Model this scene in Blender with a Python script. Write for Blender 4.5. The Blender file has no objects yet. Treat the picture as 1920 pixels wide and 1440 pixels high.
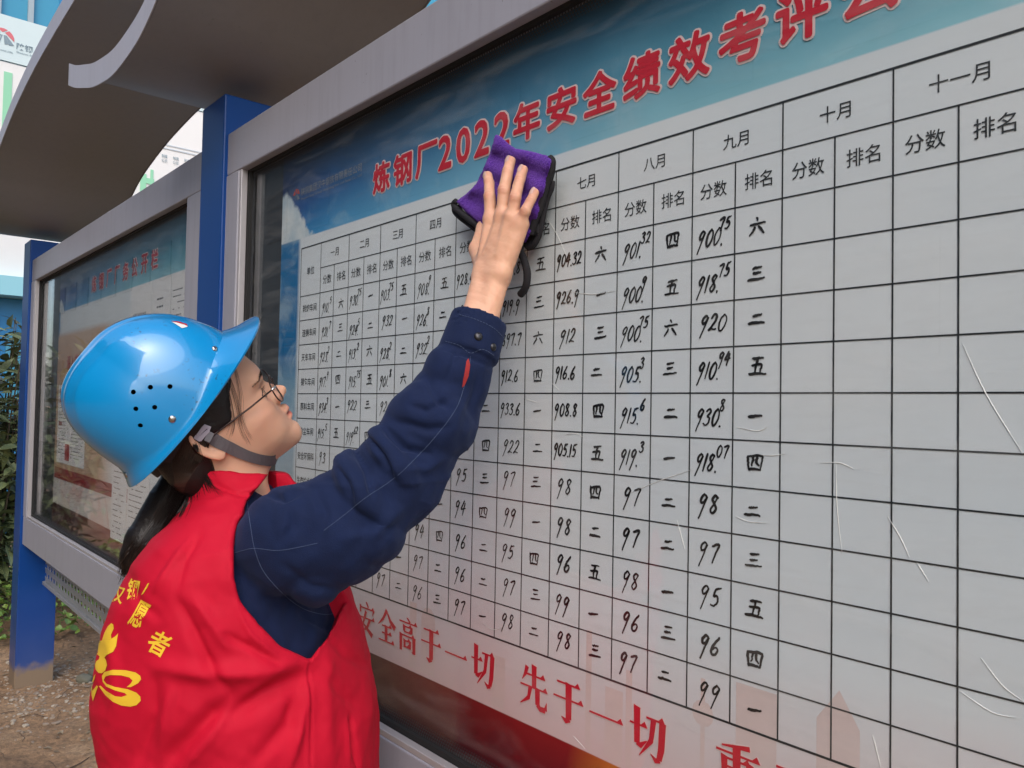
import bpy, bmesh, math, random
import numpy as np
from mathutils import Vector, Matrix
from mathutils.bvhtree import BVHTree
from mathutils.geometry import tessellate_polygon
random.seed(7); rng=np.random.default_rng(7)
SC=bpy.context.scene; COL=SC.collection
# ------------------------------------------------------------------ camera
FPX=1481.3; YAW=math.radians(48.98838); PIT=math.radians(1.69808); ROL=-0.0188898724
CAM=np.array([0.0,-0.78,1.36])
FW=np.array([-math.sin(YAW)*math.cos(PIT),math.cos(YAW)*math.cos(PIT),math.sin(PIT)])
_R=np.array([math.cos(YAW),math.sin(YAW),0.0]); _U=np.cross(_R,FW)
RT=_R*math.cos(ROL)-_U*math.sin(ROL); UP=_U*math.cos(ROL)+_R*math.sin(ROL)
cam=bpy.data.cameras.new('camera'); co=bpy.data.objects.new('camera',cam); COL.objects.link(co)
cam.sensor_width=36; cam.lens=FPX/1920*36; cam.clip_start=.05; cam.clip_end=600
co.matrix_world=Matrix(((RT[0],UP[0],-FW[0],CAM[0]),(RT[1],UP[1],-FW[1],CAM[1]),(RT[2],UP[2],-FW[2],CAM[2]),(0,0,0,1)))
SC.camera=co
# ------------------------------------------------------------------ light
w=bpy.data.worlds.new('World'); SC.world=w; w.use_nodes=True
nt=w.node_tree; bg=nt.nodes['Background']; sk=nt.nodes.new('ShaderNodeTexSky'); sk.sky_type='NISHITA'
SUN_EL,SUN_AZ=math.radians(42),math.radians(138)
sk.sun_disc=False; sk.sun_elevation=SUN_EL; sk.sun_rotation=SUN_AZ; sk.dust_density=3; sk.air_density=1.0; sk.ozone_density=1.5
nt.links.new(sk.outputs[0],bg.inputs[0]); bg.inputs[1].default_value=.15
sl=bpy.data.lights.new('sun','SUN'); sl.energy=1.1; sl.angle=math.radians(70); sl.color=(1,1,1)
so=bpy.data.objects.new('sun',sl); COL.objects.link(so)
sd=Vector((math.sin(SUN_AZ)*math.cos(SUN_EL),math.cos(SUN_AZ)*math.cos(SUN_EL),math.sin(SUN_EL)))
so.rotation_euler=sd.to_track_quat('Z','Y').to_euler(); so.location=(0,0,8)
SC.view_settings.view_transform='Standard'; SC.view_settings.look='None'; SC.view_settings.gamma=1
SC.view_settings.exposure=.93
SC.cycles.max_bounces=8; SC.cycles.transparent_max_bounces=12
# ------------------------------------------------------------------ helpers
def at(px,py,t): return CAM+(FW+RT*((px-960)/FPX)-UP*((py-720)/FPX))*t
def hexc(h):
    c=[int(h[i:i+2],16)/255 for i in (0,2,4)]
    return tuple(x/12.92 if x<=.04045 else ((x+.055)/1.055)**2.4 for x in c)+(1,)
def mat(name,col,rough=.6,metal=0,noise=0,nscale=8,bump=0,bscale=60,coat=0,**kw):
    m=bpy.data.materials.new(name); m.use_nodes=True; n=m.node_tree; b=n.nodes['Principled BSDF']
    if isinstance(col,str): col=hexc(col)
    if len(col)==3: col=tuple(col)+(1,)
    b.inputs['Base Color'].default_value=col; b.inputs['Roughness'].default_value=rough; b.inputs['Metallic'].default_value=metal
    b.inputs['Coat Weight'].default_value=coat; b.inputs['Coat Roughness'].default_value=.05
    for k,v in kw.items(): b.inputs[k.replace('_',' ')].default_value=v
    tc=n.nodes.new('ShaderNodeTexCoord')
    if noise:
        t=n.nodes.new('ShaderNodeTexNoise'); t.inputs['Scale'].default_value=nscale; t.inputs['Detail'].default_value=6; t.inputs['Roughness'].default_value=.65
        n.links.new(tc.outputs['Object'],t.inputs['Vector'])
        mx=n.nodes.new('ShaderNodeMix'); mx.data_type='RGBA'
        mx.inputs[6].default_value=tuple(max(0,c*(1-noise)) for c in col[:3])+(1,); mx.inputs[7].default_value=tuple(min(1,c*(1+noise)) for c in col[:3])+(1,)
        n.links.new(t.outputs['Fac'],mx.inputs[0]); n.links.new(mx.outputs[2],b.inputs['Base Color'])
        mr=n.nodes.new('ShaderNodeMapRange'); mr.inputs[3].default_value=max(0,rough-.1); mr.inputs[4].default_value=min(1,rough+.12)
        n.links.new(t.outputs['Fac'],mr.inputs[0]); n.links.new(mr.outputs[0],b.inputs['Roughness'])
    if bump:
        t2=n.nodes.new('ShaderNodeTexNoise'); t2.inputs['Scale'].default_value=bscale; t2.inputs['Detail'].default_value=5
        n.links.new(tc.outputs['Object'],t2.inputs['Vector'])
        bp=n.nodes.new('ShaderNodeBump'); bp.inputs['Strength'].default_value=bump; bp.inputs['Distance'].default_value=.002
        n.links.new(t2.outputs['Fac'],bp.inputs['Height']); n.links.new(bp.outputs[0],b.inputs['Normal'])
    return m
def tag(o,label=None,cat=None,group=None,kind=None):
    if label: o['label']=label
    if cat: o['category']=cat
    if group: o['group']=group
    if kind: o['kind']=kind
    return o
def empty(name,loc,label,cat,group=None):
    o=bpy.data.objects.new(name,None); COL.objects.link(o); o.location=loc; o.empty_display_size=.05
    return tag(o,label,cat,group)
def link(name,me,m=None,parent=None,smooth=False):
    o=bpy.data.objects.new(name,me); COL.objects.link(o)
    if m is not None:
        for mm in (m if isinstance(m,(list,tuple)) else [m]): me.materials.append(mm)
    if smooth:
        me.polygons.foreach_set('use_smooth',[True]*len(me.polygons))
    if parent is not None:
        o.parent=parent; o.matrix_parent_inverse=Matrix.Translation(-wloc(parent))
    return o
def wloc(o):
    # every thing's empty is unrotated: its world place is the sum of its chain's offsets
    v=Vector((0,0,0))
    while o is not None:
        v=v+o.location
        if o.parent is not None: v=v+o.matrix_parent_inverse.translation
        o=o.parent
    return v
def mesh(name,v,f,m=None,parent=None,smooth=False):
    me=bpy.data.meshes.new(name); me.from_pydata([tuple(map(float,p)) for p in v],[],[tuple(map(int,q)) for q in f]); me.update()
    return link(name,me,m,parent,smooth)
class MB:
    def __init__(s): s.v=[]; s.f=[]
    def add(s,v,f):
        k=len(s.v); s.v+=[tuple(p) for p in v]; s.f+=[tuple(i+k for i in q) for q in f]; return s
    def box(s,x0,x1,y0,y1,z0,z1):
        return s.add([(x0,y0,z0),(x1,y0,z0),(x1,y1,z0),(x0,y1,z0),(x0,y0,z1),(x1,y0,z1),(x1,y1,z1),(x0,y1,z1)],
          [(0,3,2,1),(4,5,6,7),(0,1,5,4),(1,2,6,5),(2,3,7,6),(3,0,4,7)])
    def rect(s,x0,x1,z0,z1,y): # faces -y
        return s.add([(x0,y,z0),(x1,y,z0),(x1,y,z1),(x0,y,z1)],[(0,1,2,3)])
    def tube(s,pts,rad,n=6,cap=True):
        pts=[Vector(p) for p in pts]; k=len(s.v); N=len(pts)
        if not hasattr(rad,'__len__'): rad=[rad]*N
        ref=Vector((.3,.5,.8)).normalized()
        for i,p in enumerate(pts):
            d=(pts[min(i+1,N-1)]-pts[max(i-1,0)]); d=d.normalized() if d.length>1e-9 else Vector((0,0,1))
            a=d.cross(ref); a=a.normalized() if a.length>1e-4 else d.orthogonal().normalized(); b=d.cross(a); ref=a.cross(d) if False else ref
            for j in range(n):
                t=2*math.pi*j/n; s.v.append(tuple(p+(a*math.cos(t)+b*math.sin(t))*rad[i]))
        for i in range(N-1):
            for j in range(n):
                s.f.append((k+i*n+j,k+i*n+(j+1)%n,k+(i+1)*n+(j+1)%n,k+(i+1)*n+j))
        if cap: s.f.append(tuple(k+j for j in range(n))[::-1]); s.f.append(tuple(k+(N-1)*n+j for j in range(n)))
        return s
    def build(s,name,m=None,parent=None,smooth=False,bevel=0):
        o=mesh(name,s.v,s.f,m,parent,smooth)
        if bevel:
            b=o.modifiers.new('bevel','BEVEL'); b.width=bevel; b.segments=2; b.limit_method='ANGLE'
        return o
# text -> flat mesh data (x right, y up), via the built-in font
_tc=bpy.data.curves.new('t','FONT'); _to=bpy.data.objects.new('t',_tc); COL.objects.link(_to)
_cache={}
def glyph(txt,off=0.0):
    """vertices and faces of a text, normalised so that a CJK character is about one unit wide"""
    k=(txt,off)
    if k not in _cache:
        _tc.body=txt; _tc.size=1; _tc.offset=off; _tc.resolution_u=3; _tc.fill_mode='FRONT' if hasattr(_tc,'fill_mode') else 'BOTH'
        dg=bpy.context.evaluated_depsgraph_get(); ev=_to.evaluated_get(dg); me=ev.to_mesh()
        v=np.array([x.co[:2] for x in me.vertices]).reshape(-1,2); f=[tuple(p.vertices) for p in me.polygons]; ev.to_mesh_clear()
        _cache[k]=(v,f)
    return _cache[k]
def fitted(txt,x0,x1,z0,z1,off=0.0,ref=None):
    """glyph scaled so that its un-thickened outline fills the rectangle"""
    v0,_=glyph(ref or txt,0.0); v,f=glyph(txt,off)
    lo=v0.min(0); hi=v0.max(0); s=np.array([(x1-x0),(z1-z0)])/np.maximum(hi-lo,1e-6)
    return (v-lo)*s+np.array([x0,z0]),f
def orient(v2,f):
    """make every face wind the same way (facing +z of the sheet)"""
    out=[]
    for q in f:
        a=0
        for i in range(len(q)):
            p=v2[q[i]]; r=v2[q[(i+1)%len(q)]]; a+=p[0]*r[1]-p[1]*r[0]
        out.append(q if a>0 else q[::-1])
    return out
# ------------------------------------------------------------------ materials
M_frame=mat('silver_grey_paint','9c9ca6',.42,noise=.06,nscale=14,bump=.03,bscale=300)
M_lip=mat('pale_aluminium','b5b1b3',.35,.3)
M_blue=mat('royal_blue_paint',(.002,.045,.22),.38,noise=.10,nscale=5,bump=.04,bscale=200)
M_canopy=mat('canopy_paint_shaded',(.225,.222,.228),.45,noise=.05,nscale=3)  # canopy grey, darkened to paint in the unlit underside
def lens_mat():
    m=bpy.data.materials.new('lens'); m.use_nodes=True; n=m.node_tree; n.nodes.clear(); o=n.nodes.new('ShaderNodeOutputMaterial'); mx=n.nodes.new('ShaderNodeMixShader'); t=n.nodes.new('ShaderNodeBsdfTransparent'); g=n.nodes.new('ShaderNodeBsdfGlossy'); mx.inputs[0].default_value=.07; t.inputs[0].default_value=(.95,.96,.97,1); g.inputs['Roughness'].default_value=.02
    n.links.new(t.outputs[0],mx.inputs[1]); n.links.new(g.outputs[0],mx.inputs[2]); n.links.new(mx.outputs[0],o.inputs[0]); return m
M_lens=lens_mat()
M_fascia=mat('canopy_paint_lit',(.40,.385,.41),.4,noise=.05,nscale=6)  # same canopy grey, kept lighter for the lit edge
M_dark=mat('dark_backing',(.028,.033,.040),.6)
M_gasket=mat('black_rubber',(.012,.012,.012),.7)
M_red=mat('red_print',(.60,.010,.030),.45)
M_redd=mat('deep_red_print',(.42,.010,.022),.45)
M_halo=mat('pale_pink_print',(.80,.62,.62),.5)
M_ink=mat('black_print',(.018,.022,.026),.5)
M_marker=mat('black_marker_ink',(.012,.011,.012),.35)
M_paper=mat('white_paper',(.80,.80,.82),.6,noise=.04,nscale=9)
M_grime=mat('film_crease',(.86,.85,.84),.3)
def glass_mat():
    m=bpy.data.materials.new('window_glass'); m.use_nodes=True; n=m.node_tree; n.nodes.clear(); L=n.links.new
    o=n.nodes.new('ShaderNodeOutputMaterial'); mx=n.nodes.new('ShaderNodeMixShader'); t=n.nodes.new('ShaderNodeBsdfTransparent'); g=n.nodes.new('ShaderNodeBsdfGlossy')
    lw=n.nodes.new('ShaderNodeLayerWeight'); lw.inputs[0].default_value=.5
    p=n.nodes.new('ShaderNodeMath'); p.operation='POWER'; p.inputs[1].default_value=5; L(lw.outputs['Facing'],p.inputs[0])
    a=n.nodes.new('ShaderNodeMath'); a.operation='MULTIPLY_ADD'; a.inputs[1].default_value=.95; a.inputs[2].default_value=.038; L(p.outputs[0],a.inputs[0])
    t.inputs[0].default_value=(.965,.975,.97,1); g.inputs['Roughness'].default_value=.015
    L(a.outputs[0],mx.inputs[0]); L(t.outputs[0],mx.inputs[1]); L(g.outputs[0],mx.inputs[2])
    # dust film and dried wipe streaks
    df=n.nodes.new('ShaderNodeBsdfDiffuse'); df.inputs[0].default_value=(.7,.7,.68,1); m2=n.nodes.new('ShaderNodeMixShader')
    gg=n.nodes.new('ShaderNodeNewGeometry'); mp=n.nodes.new('ShaderNodeMapping'); mp.inputs['Rotation'].default_value=(0,.5,0); mp.inputs['Scale'].default_value=(2.5,1,14); L(gg.outputs['Position'],mp.inputs[0])
    nz=n.nodes.new('ShaderNodeTexNoise'); nz.inputs['Scale'].default_value=1.6; nz.inputs['Detail'].default_value=7; nz.inputs['Distortion'].default_value=1.2; L(mp.outputs[0],nz.inputs['Vector'])
    r=n.nodes.new('ShaderNodeMapRange'); r.inputs[1].default_value=.50; r.inputs[2].default_value=.80; r.inputs[3].default_value=.004; r.inputs[4].default_value=.06; L(nz.outputs['Fac'],r.inputs[0])
    L(r.outputs[0],m2.inputs[0]); L(mx.outputs[0],m2.inputs[1]); L(df.outputs[0],m2.inputs[2]); L(m2.outputs[0],o.inputs[0])
    return m
M_glass=glass_mat()
PER=2.46          # the notice boards repeat at this spacing
BX0,BX1=-1.978,0.332   # outer frame of the near board
ZB,ZT=.66,2.03
def post(x0,label):
    e=empty('support_post',(x0+.077,.02,0),label,'post','blue posts between the notice boards')
    mb=MB(); zs=[-.12,.06,.12,.5,1,1.5,2.06,2.125]
    x1=x0+.155; y0,y1=-.052,.112
    mb.box(x0,x1,y0,y1,-.12,2.13)
    mb.build('post_column',[M_post],e,bevel=.004)
    return e
# post paint: mud splashed on the foot
def weather(m,amt=.22,tint=(.17,.165,.17)):
    """runs of dried rain dirt and a few chips on painted metal"""
    n=m.node_tree; b=n.nodes['Principled BSDF']; L=n.links.new; src=b.inputs['Base Color'].links[0].from_socket
    g=n.nodes.new('ShaderNodeNewGeometry'); mp=n.nodes.new('ShaderNodeMapping'); mp.inputs['Scale'].default_value=(30,30,2.2); L(g.outputs['Position'],mp.inputs[0])
    z=n.nodes.new('ShaderNodeTexNoise'); z.inputs['Scale'].default_value=1.3; z.inputs['Detail'].default_value=8; z.inputs['Roughness'].default_value=.7; L(mp.outputs[0],z.inputs['Vector'])
    r=n.nodes.new('ShaderNodeMapRange'); r.inputs[1].default_value=.48; r.inputs[2].default_value=.72; r.inputs[4].default_value=amt; L(z.outputs['Fac'],r.inputs[0])
    z2=n.nodes.new('ShaderNodeTexNoise'); z2.inputs['Scale'].default_value=95; z2.inputs['Detail'].default_value=2; L(g.outputs['Position'],z2.inputs['Vector'])
    r2=n.nodes.new('ShaderNodeMapRange'); r2.inputs[1].default_value=.735; r2.inputs[2].default_value=.76; r2.inputs[4].default_value=.8; L(z2.outputs['Fac'],r2.inputs[0])
    a=n.nodes.new('ShaderNodeMath'); a.operation='MAXIMUM'; L(r.outputs[0],a.inputs[0]); L(r2.outputs[0],a.inputs[1])
    x=n.nodes.new('ShaderNodeMix'); x.data_type='RGBA'; x.inputs[7].default_value=tuple(tint)+(1,); L(a.outputs[0],x.inputs[0]); L(src,x.inputs[6]); L(x.outputs[2],b.inputs['Base Color'])
weather(M_frame); weather(M_canopy,.25); weather(M_fascia,.2)
def post_mat():
    m=mat('blue_paint_muddy_foot',(.002,.045,.22),.42,bump=.04,bscale=200,Specular_IOR_Level=.3); n=m.node_tree; b=n.nodes['Principled BSDF']
    g=n.nodes.new('ShaderNodeNewGeometry'); sx=n.nodes.new('ShaderNodeSeparateXYZ'); n.links.new(g.outputs['Position'],sx.inputs[0])
    nz=n.nodes.new('ShaderNodeTexNoise'); nz.inputs['Scale'].default_value=22; nz.inputs['Detail'].default_value=6; n.links.new(g.outputs['Position'],nz.inputs['Vector'])
    ad=n.nodes.new('ShaderNodeMath'); ad.operation='MULTIPLY_ADD'; ad.inputs[1].default_value=-.085; n.links.new(nz.outputs['Fac'],ad.inputs[0]); n.links.new(sx.outputs[2],ad.inputs[2])
    r=n.nodes.new('ShaderNodeValToRGB'); r.color_ramp.elements[0].position=.0; r.color_ramp.elements[0].color=(1,1,1,1); r.color_ramp.elements[1].position=.045; r.color_ramp.elements[1].color=(0,0,0,1)
    e=r.color_ramp.elements.new(.012); e.color=(.75,.75,.75,1)
    n.links.new(ad.outputs[0],r.inputs[0])
    n2=n.nodes.new('ShaderNodeTexNoise'); n2.inputs['Scale'].default_value=4; n2.inputs['Detail'].default_value=8; n.links.new(g.outputs['Position'],n2.inputs['Vector'])
    m0=n.nodes.new('ShaderNodeMix'); m0.data_type='RGBA'; m0.inputs[6].default_value=(.0015,.040,.20,1); m0.inputs[7].default_value=(.003,.060,.27,1); n.links.new(n2.outputs['Fac'],m0.inputs[0])
    # thin dust that thins out upwards
    mr=n.nodes.new('ShaderNodeMapRange'); mr.inputs[1].default_value=.5; mr.inputs[2].default_value=0; mr.inputs[3].default_value=0; mr.inputs[4].default_value=.35; n.links.new(sx.outputs[2],mr.inputs[0])
    mz=n.nodes.new('ShaderNodeMath'); mz.operation='MULTIPLY'; n.links.new(mr.outputs[0],mz.inputs[0]); n.links.new(n2.outputs['Fac'],mz.inputs[1])
    m2=n.nodes.new('ShaderNodeMix'); m2.data_type='RGBA'; m2.inputs[7].default_value=(.20,.16,.12,1); n.links.new(mz.outputs[0],m2.inputs[0]); n.links.new(m0.outputs[2],m2.inputs[6])
    mx=n.nodes.new('ShaderNodeMix'); mx.data_type='RGBA'; mx.inputs[7].default_value=(.24,.17,.11,1)
    n.links.new(r.outputs[0],mx.inputs[0]); n.links.new(m2.outputs[2],mx.inputs[6]); n.links.new(mx.outputs[2],b.inputs['Base Color'])
    rr=n.nodes.new('ShaderNodeMath'); rr.operation='MULTIPLY_ADD'; rr.inputs[1].default_value=.5; rr.inputs[2].default_value=.36; n.links.new(r.outputs[0],rr.inputs[0]); n.links.new(rr.outputs[0],b.inputs['Roughness'])
    return m
M_post=post_mat()
post(-1.948-.155,'blue steel post right behind the hard hat brim, between the two notice boards')
post(-1.948-.155-PER,'blue steel post with a muddy foot at the far left end of the boards')
post(-1.948-.155+PER,'blue steel post at the right end of the performance table board')
# ------------------------------------------------------------------ canopy: a wave profile along the boards, extruded across
CX0=-2.25
prof=[(-.385,2.295),(-.30,2.262),(-.20,2.232),(-.10,2.204),(0,2.186),(.10,2.174),(.20,2.176),(.32,2.190),(.42,2.222),(.52,2.272),(.64,2.335),(.80,2.398),(.98,2.442),(1.2,2.482),(1.5,2.515),(1.8,2.53),(2.1,2.537),(2.4,2.54),(2.56,2.54)]
def smoothprof(p,n=6):
    out=[]
    for i in range(len(p)-1):
        p0=p[max(i-1,0)];p1=p[i];p2=p[i+1];p3=p[min(i+2,len(p)-1)]
        for j in range(n):
            t=j/n
            out.append(tuple(.5*((2*p1[k])+(-p0[k]+p2[k])*t+(2*p0[k]-5*p1[k]+4*p2[k]-p3[k])*t*t+(-p0[k]+3*p1[k]-3*p2[k]+p3[k])*t**3) for k in (0,1)))
    out.append(p[-1]); return out
SP=smoothprof(prof)
def canopy(dx,label):
    e=empty('canopy',(CX0+dx+1.2,.02,2.4),label,'canopy','wave canopies over the notice boards')
    def strip(p,y0,y1,h0,h1,name,m):
        v=[];f=[]
        for x,z in p: v+=[(CX0+dx+x,y0,z+h0),(CX0+dx+x,y1,z+h0),(CX0+dx+x,y1,z+h1),(CX0+dx+x,y0,z+h1)]
        for i in range(len(p)-1):
            a=i*4;b=a+4
            for k in range(4): f.append((a+k,a+(k+1)%4,b+(k+1)%4,b+k))
        f.append((0,3,2,1)); n=(len(p)-1)*4; f.append((n,n+1,n+2,n+3))
        o=mesh(name,v,[q[::-1] for q in f],m,e)
        for pl in o.data.polygons: pl.use_smooth=len(pl.vertices)==4
        s=o.modifiers.new('es','EDGE_SPLIT'); s.split_angle=math.radians(35)
        return o
    roof=[p for p in SP if p[0]>=-.001]
    strip(roof,-.2585,.300,.0015,.028,'roof_sheet',M_canopy)
    strip(SP,-.263,-.260,0,.066,'front_fascia',M_fascia)
    strip([p for p in SP if p[0]<=-.003],-.2595,-.243,.045,.062,'fascia_flange',M_fascia)
    strip(roof,.3015,.305,.0,.05,'rear_fascia',M_canopy)
    return e
canopy(0,'wave shaped grey canopy above the performance table, upturned tip at its left')
canopy(-PER,'wave shaped grey canopy above the left notice board, running out of the picture top left')
# ------------------------------------------------------------------ notice board shell
def board(dx,label):
    e=empty('notice_board',((BX0+BX1)/2+dx,0,0.66),label,'notice board','framed notice boards on blue posts')
    x0,x1=BX0+dx,BX1+dx; s=.104; r=.106; rb=.132
    yf,yb=-.040,.060
    top=MB().box(x0,x1,yf,yb,ZT-r,ZT).build('top_rail',M_frame,e,bevel=.003)
    MB().box(x0,x1,yf,yb,ZB,ZB+rb).build('bottom_rail',M_frame,e,bevel=.003)
    MB().box(x0,x0+s,yf-.0015,yb-.002,ZB+rb+.001,ZT-r-.001).build('stile',M_frame,e,bevel=.003)
    MB().box(x1-s,x1,yf-.0015,yb-.002,ZB+rb+.001,ZT-r-.001).build('stile',M_frame,e,bevel=.003)
    # inner lip of pale extrusion
    l=MB(); a,b=x0+s,x1-s; c,d=ZB+rb,ZT-r; t=.011
    l.box(a,b,yf+.002,yf+.018,c,c+t); l.box(a,a+t,yf+.002,yf+.018,c+t,d); l.box(b-t,b,yf+.002,yf+.018,c+t,d)
    l.build('frame_lip',M_lip,e,bevel=.0015)
    k=MB(); t2=.020; k.box(a,b,yf+.0185,-.0125,c,c+t2); k.box(a,b,yf+.0185,-.0125,d-.006,d); k.box(a,a+t2,yf+.0185,-.0125,c+t2,d-.006); k.box(b-t2,b,yf+.0185,-.0125,c+t2,d-.006)
    k.build('gasket',M_gasket,e)
    MB().box(a-.01,b+.01,.0012,.05,c-.01,d+.01).build('back_panel',M_dark,e)
    MB().box(a+.004,b-.004,-.012,-.008,c+.002,d-.002).build('glass_pane',M_glass,e)
    # ceramic dots printed along the glass edge
    fr=MB(); yy=-.0135
    for i in range(int((b-a)/.006)):
        for j in range(4):
            w=.0021-.00035*j; cx=a+.024+i*.006+(j%2)*.003
            if cx>b-.03: break
            cz=c+t2+.003+j*.005; fr.rect(cx-w,cx+w,cz-w,cz+w,yy); cz=d-.009-j*.005; fr.rect(cx-w,cx+w,cz-w,cz+w,yy)
    for i in range(int((d-c)/.006)-6):
        for j in range(4):
            w=.0021-.00035*j; cz=c+.03+i*.006+(j%2)*.003; cx=a+t2+.003+j*.005; fr.rect(cx-w,cx+w,cz-w,cz+w,yy); cx=b-t2-.003-j*.005; fr.rect(cx-w,cx+w,cz-w,cz+w,yy)
    tag(fr.build('frit_dots',mat('ceramic_frit',(.05,.052,.055),.5),e),kind='stuff')
    # perforated skirt under the frame, real slots
    p=MB(); X0,X1=x0+.0,x1-.0; Z0,Z1=.462,.659; yy=.062; th=.0015
    nx=int((X1-X0-.03)/.058); nz=4; gx=(X1-X0-.03)/nx; gz=(Z1-Z0-.028)/nz; ox=X0+.015; oz=Z0+.020
    p.rect(X0,ox,Z0,Z1,yy); p.rect(ox+nx*gx,X1,Z0,Z1,yy); p.rect(ox,ox+nx*gx,Z0,oz,yy); p.rect(ox,ox+nx*gx,oz+nz*gz,Z1,yy)
    for i in range(nx):
        for j in range(nz):
            cx=ox+(i+.5)*gx; cz=oz+(j+.5)*gz; hx,hz=gx/2,gz/2; rr=.0118
            o8=[(cx+rr*1.55*math.cos(math.pi/8+k*math.pi/4),yy,cz+rr*1.05*math.sin(math.pi/8+k*math.pi/4)) for k in range(8)]
            cor=[(cx+hx,yy,cz+hz),(cx-hx,yy,cz+hz),(cx-hx,yy,cz-hz),(cx+hx,yy,cz-hz)]
            # octagon points: 0,1 top-right.. split square ring in 4 corner fans
            v=o8+cor+[(cx+hx,yy,cz),(cx,yy,cz+hz),(cx-hx,yy,cz),(cx,yy,cz-hz)]
            p.add(v,[(12,8,0),(8,1,0),(8,13,1),(13,9,2,1),(9,3,2),(9,14,3),(14,10,4,3),(10,5,4),(10,15,5),(15,11,6,5),(11,7,6),(11,12,7),(12,0,7)])
    po=p.build('perforated_skirt',M_skirt,e)
    sm=po.modifiers.new('solid','SOLIDIFY'); sm.thickness=.0016
    MB().box(X0,X1,.050,.0605,Z0-.004,Z0+.010).build('skirt_edge',M_skirt,e)
    return e
M_skirt=mat('galvanised_skirt',(.34,.35,.37),.4,.2,noise=.08,nscale=10)
B1=board(0,'large grey framed board behind glass holding a hand filled score table with red title')
B2=board(-PER,'left notice board of papers behind the hard hat, red and orange sheets under glass')
# ------------------------------------------------------------------ printed poster sheets
def poster_mat(x0,x1,left=False):
    m=bpy.data.materials.new('poster_print'); m.use_nodes=True; n=m.node_tree; b=n.nodes['Principled BSDF']; L=n.links.new
    g=n.nodes.new('ShaderNodeNewGeometry'); s=n.nodes.new('ShaderNodeSeparateXYZ'); L(g.outputs['Position'],s.inputs[0])
    def math_(op,a,bb=None,c=None):
        q=n.nodes.new('ShaderNodeMath'); q.operation=op
        for i,v in enumerate((a,bb,c)):
            if v is None: continue
            if isinstance(v,(int,float)): q.inputs[i].default_value=v
            else: L(v,q.inputs[i])
        return q.outputs[0]
    def mr(v,a,b_,c=0,d=1,sm=False):
        q=n.nodes.new('ShaderNodeMapRange'); q.inputs[1].default_value=a;q.inputs[2].default_value=b_;q.inputs[3].default_value=c;q.inputs[4].default_value=d
        if sm:q.interpolation_type='SMOOTHSTEP'
        L(v,q.inputs[0]); return q.outputs[0]
    def mix(f,a,c):
        q=n.nodes.new('ShaderNodeMix'); q.data_type='RGBA'
        for i,v in ((0,f),(6,a),(7,c)):
            if isinstance(v,(tuple,list)): q.inputs[i].default_value=tuple(v)+((1,) if len(v)==3 else ())
            elif isinstance(v,(int,float)): q.inputs[i].default_value=v
            else: L(v,q.inputs[i])
        return q.outputs[2]
    def noise(sc,det=6,dist=0):
        q=n.nodes.new('ShaderNodeTexNoise'); q.inputs['Scale'].default_value=sc; q.inputs['Detail'].default_value=det; q.inputs['Distortion'].default_value=dist; q.inputs['Roughness'].default_value=.6; L(g.outputs['Position'],q.inputs['Vector']); return q.outputs['Fac']
    X,Z=s.outputs[0],s.outputs[2]
    fx=mr(X,x0,x0+1.5)
    low=mix(mr(fx,0,.75),(.0,.26,.62),(.32,.62,.72))
    mid=mix(mr(fx,0,.8),(.0,.055,.28),(.11,.34,.46))
    hi=mix(mr(fx,0,.8),(.004,.015,.075),(.03,.12,.20))  # top blue of the print, with the canopy's shade and reflection painted in
    wob=math_('MULTIPLY_ADD',noise(2.5,3),.10,-.05)
    Zw=math_('ADD',Z,wob)
    sky=mix(mr(Zw,1.79,1.88,0,1,True),mix(mr(Zw,1.715,1.80,0,1),low,mid),hi)
    # printed clouds rising at the left and thin cirrus
    cl=noise(5,8,.3)
    d=math_('SUBTRACT',math_('MULTIPLY_ADD',cl,.20,1.655),Z)   # cloud line height wobble
    lx=mr(X,x0+.02,x0+.26,.06,-.10)
    cm=mr(math_('ADD',d,lx),.0,.012)
    cir=math_('MULTIPLY',mr(noise(7,8,1.2),.50,.75),mr(Z,1.86,1.74))
    sky=mix(math_('MULTIPLY',cir,.45),sky,(.45,.60,.68))
    sky=mix(math_('MULTIPLY',cm,mr(X,x0+.36,x0+.24)),sky,mix(mr(noise(12,5),.35,.65),(.45,.58,.68),(.78,.82,.84)))
    # left strip below the clouds: teal sea of blue fading to pale
    strip=mix(mr(Z,1.47,1.40),(.0,.15,.38),mix(mr(Z,1.4,1.15),(.20,.36,.50),(.42,.50,.56)))
    strip=mix(math_('MULTIPLY',mr(noise(9,6,.8),.5,.65),.5),strip,(.45,.58,.66))
    # white middle panel with soft stains; lower pink also paints in the vest's reflection
    wh=mix(mr(noise(2.2,3),.35,.65),(.69,.745,.80),(.755,.785,.82))
    wh=mix(math_('MULTIPLY',mr(Z,1.10,.90),.85),wh,(.72,.52,.52))
    pk=math_('MULTIPLY',mr(noise(4.5,4),.5,.7),mr(Z,1.25,1.0)); wh=mix(math_('MULTIPLY',pk,.25),wh,(.76,.50,.52))
    lz=mr(X,x0+.085,x0+.10) if not left else mr(X,x0+.02,x0+.03)
    body=mix(lz,strip,wh)
    if left:
        tan=mix(mr(noise(3,3),.4,.6),(.58,.36,.22),(.60,.42,.30))
        body=mix(math_('MULTIPLY',math_('MULTIPLY',mr(Z,1.655,1.63),mr(Z,1.04,1.06)),mr(X,x0+.95,x0+.75)),body,tan)
        pinks=mix(mr(noise(6,6,1),.45,.65),(.74,.71,.69),(.70,.48,.46)); body=mix(mr(Z,1.05,1.0),body,pinks)
    # red wave with an orange flare at the foot
    wob2=math_('MULTIPLY',math_('SINE',math_('MULTIPLY',X,2.1)),.006)
    Zf=math_('ADD',Z,wob2)
    red=mix(mr(Z,.90,.82,0,1),(.26,.012,.014),(.085,.005,.012))
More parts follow.
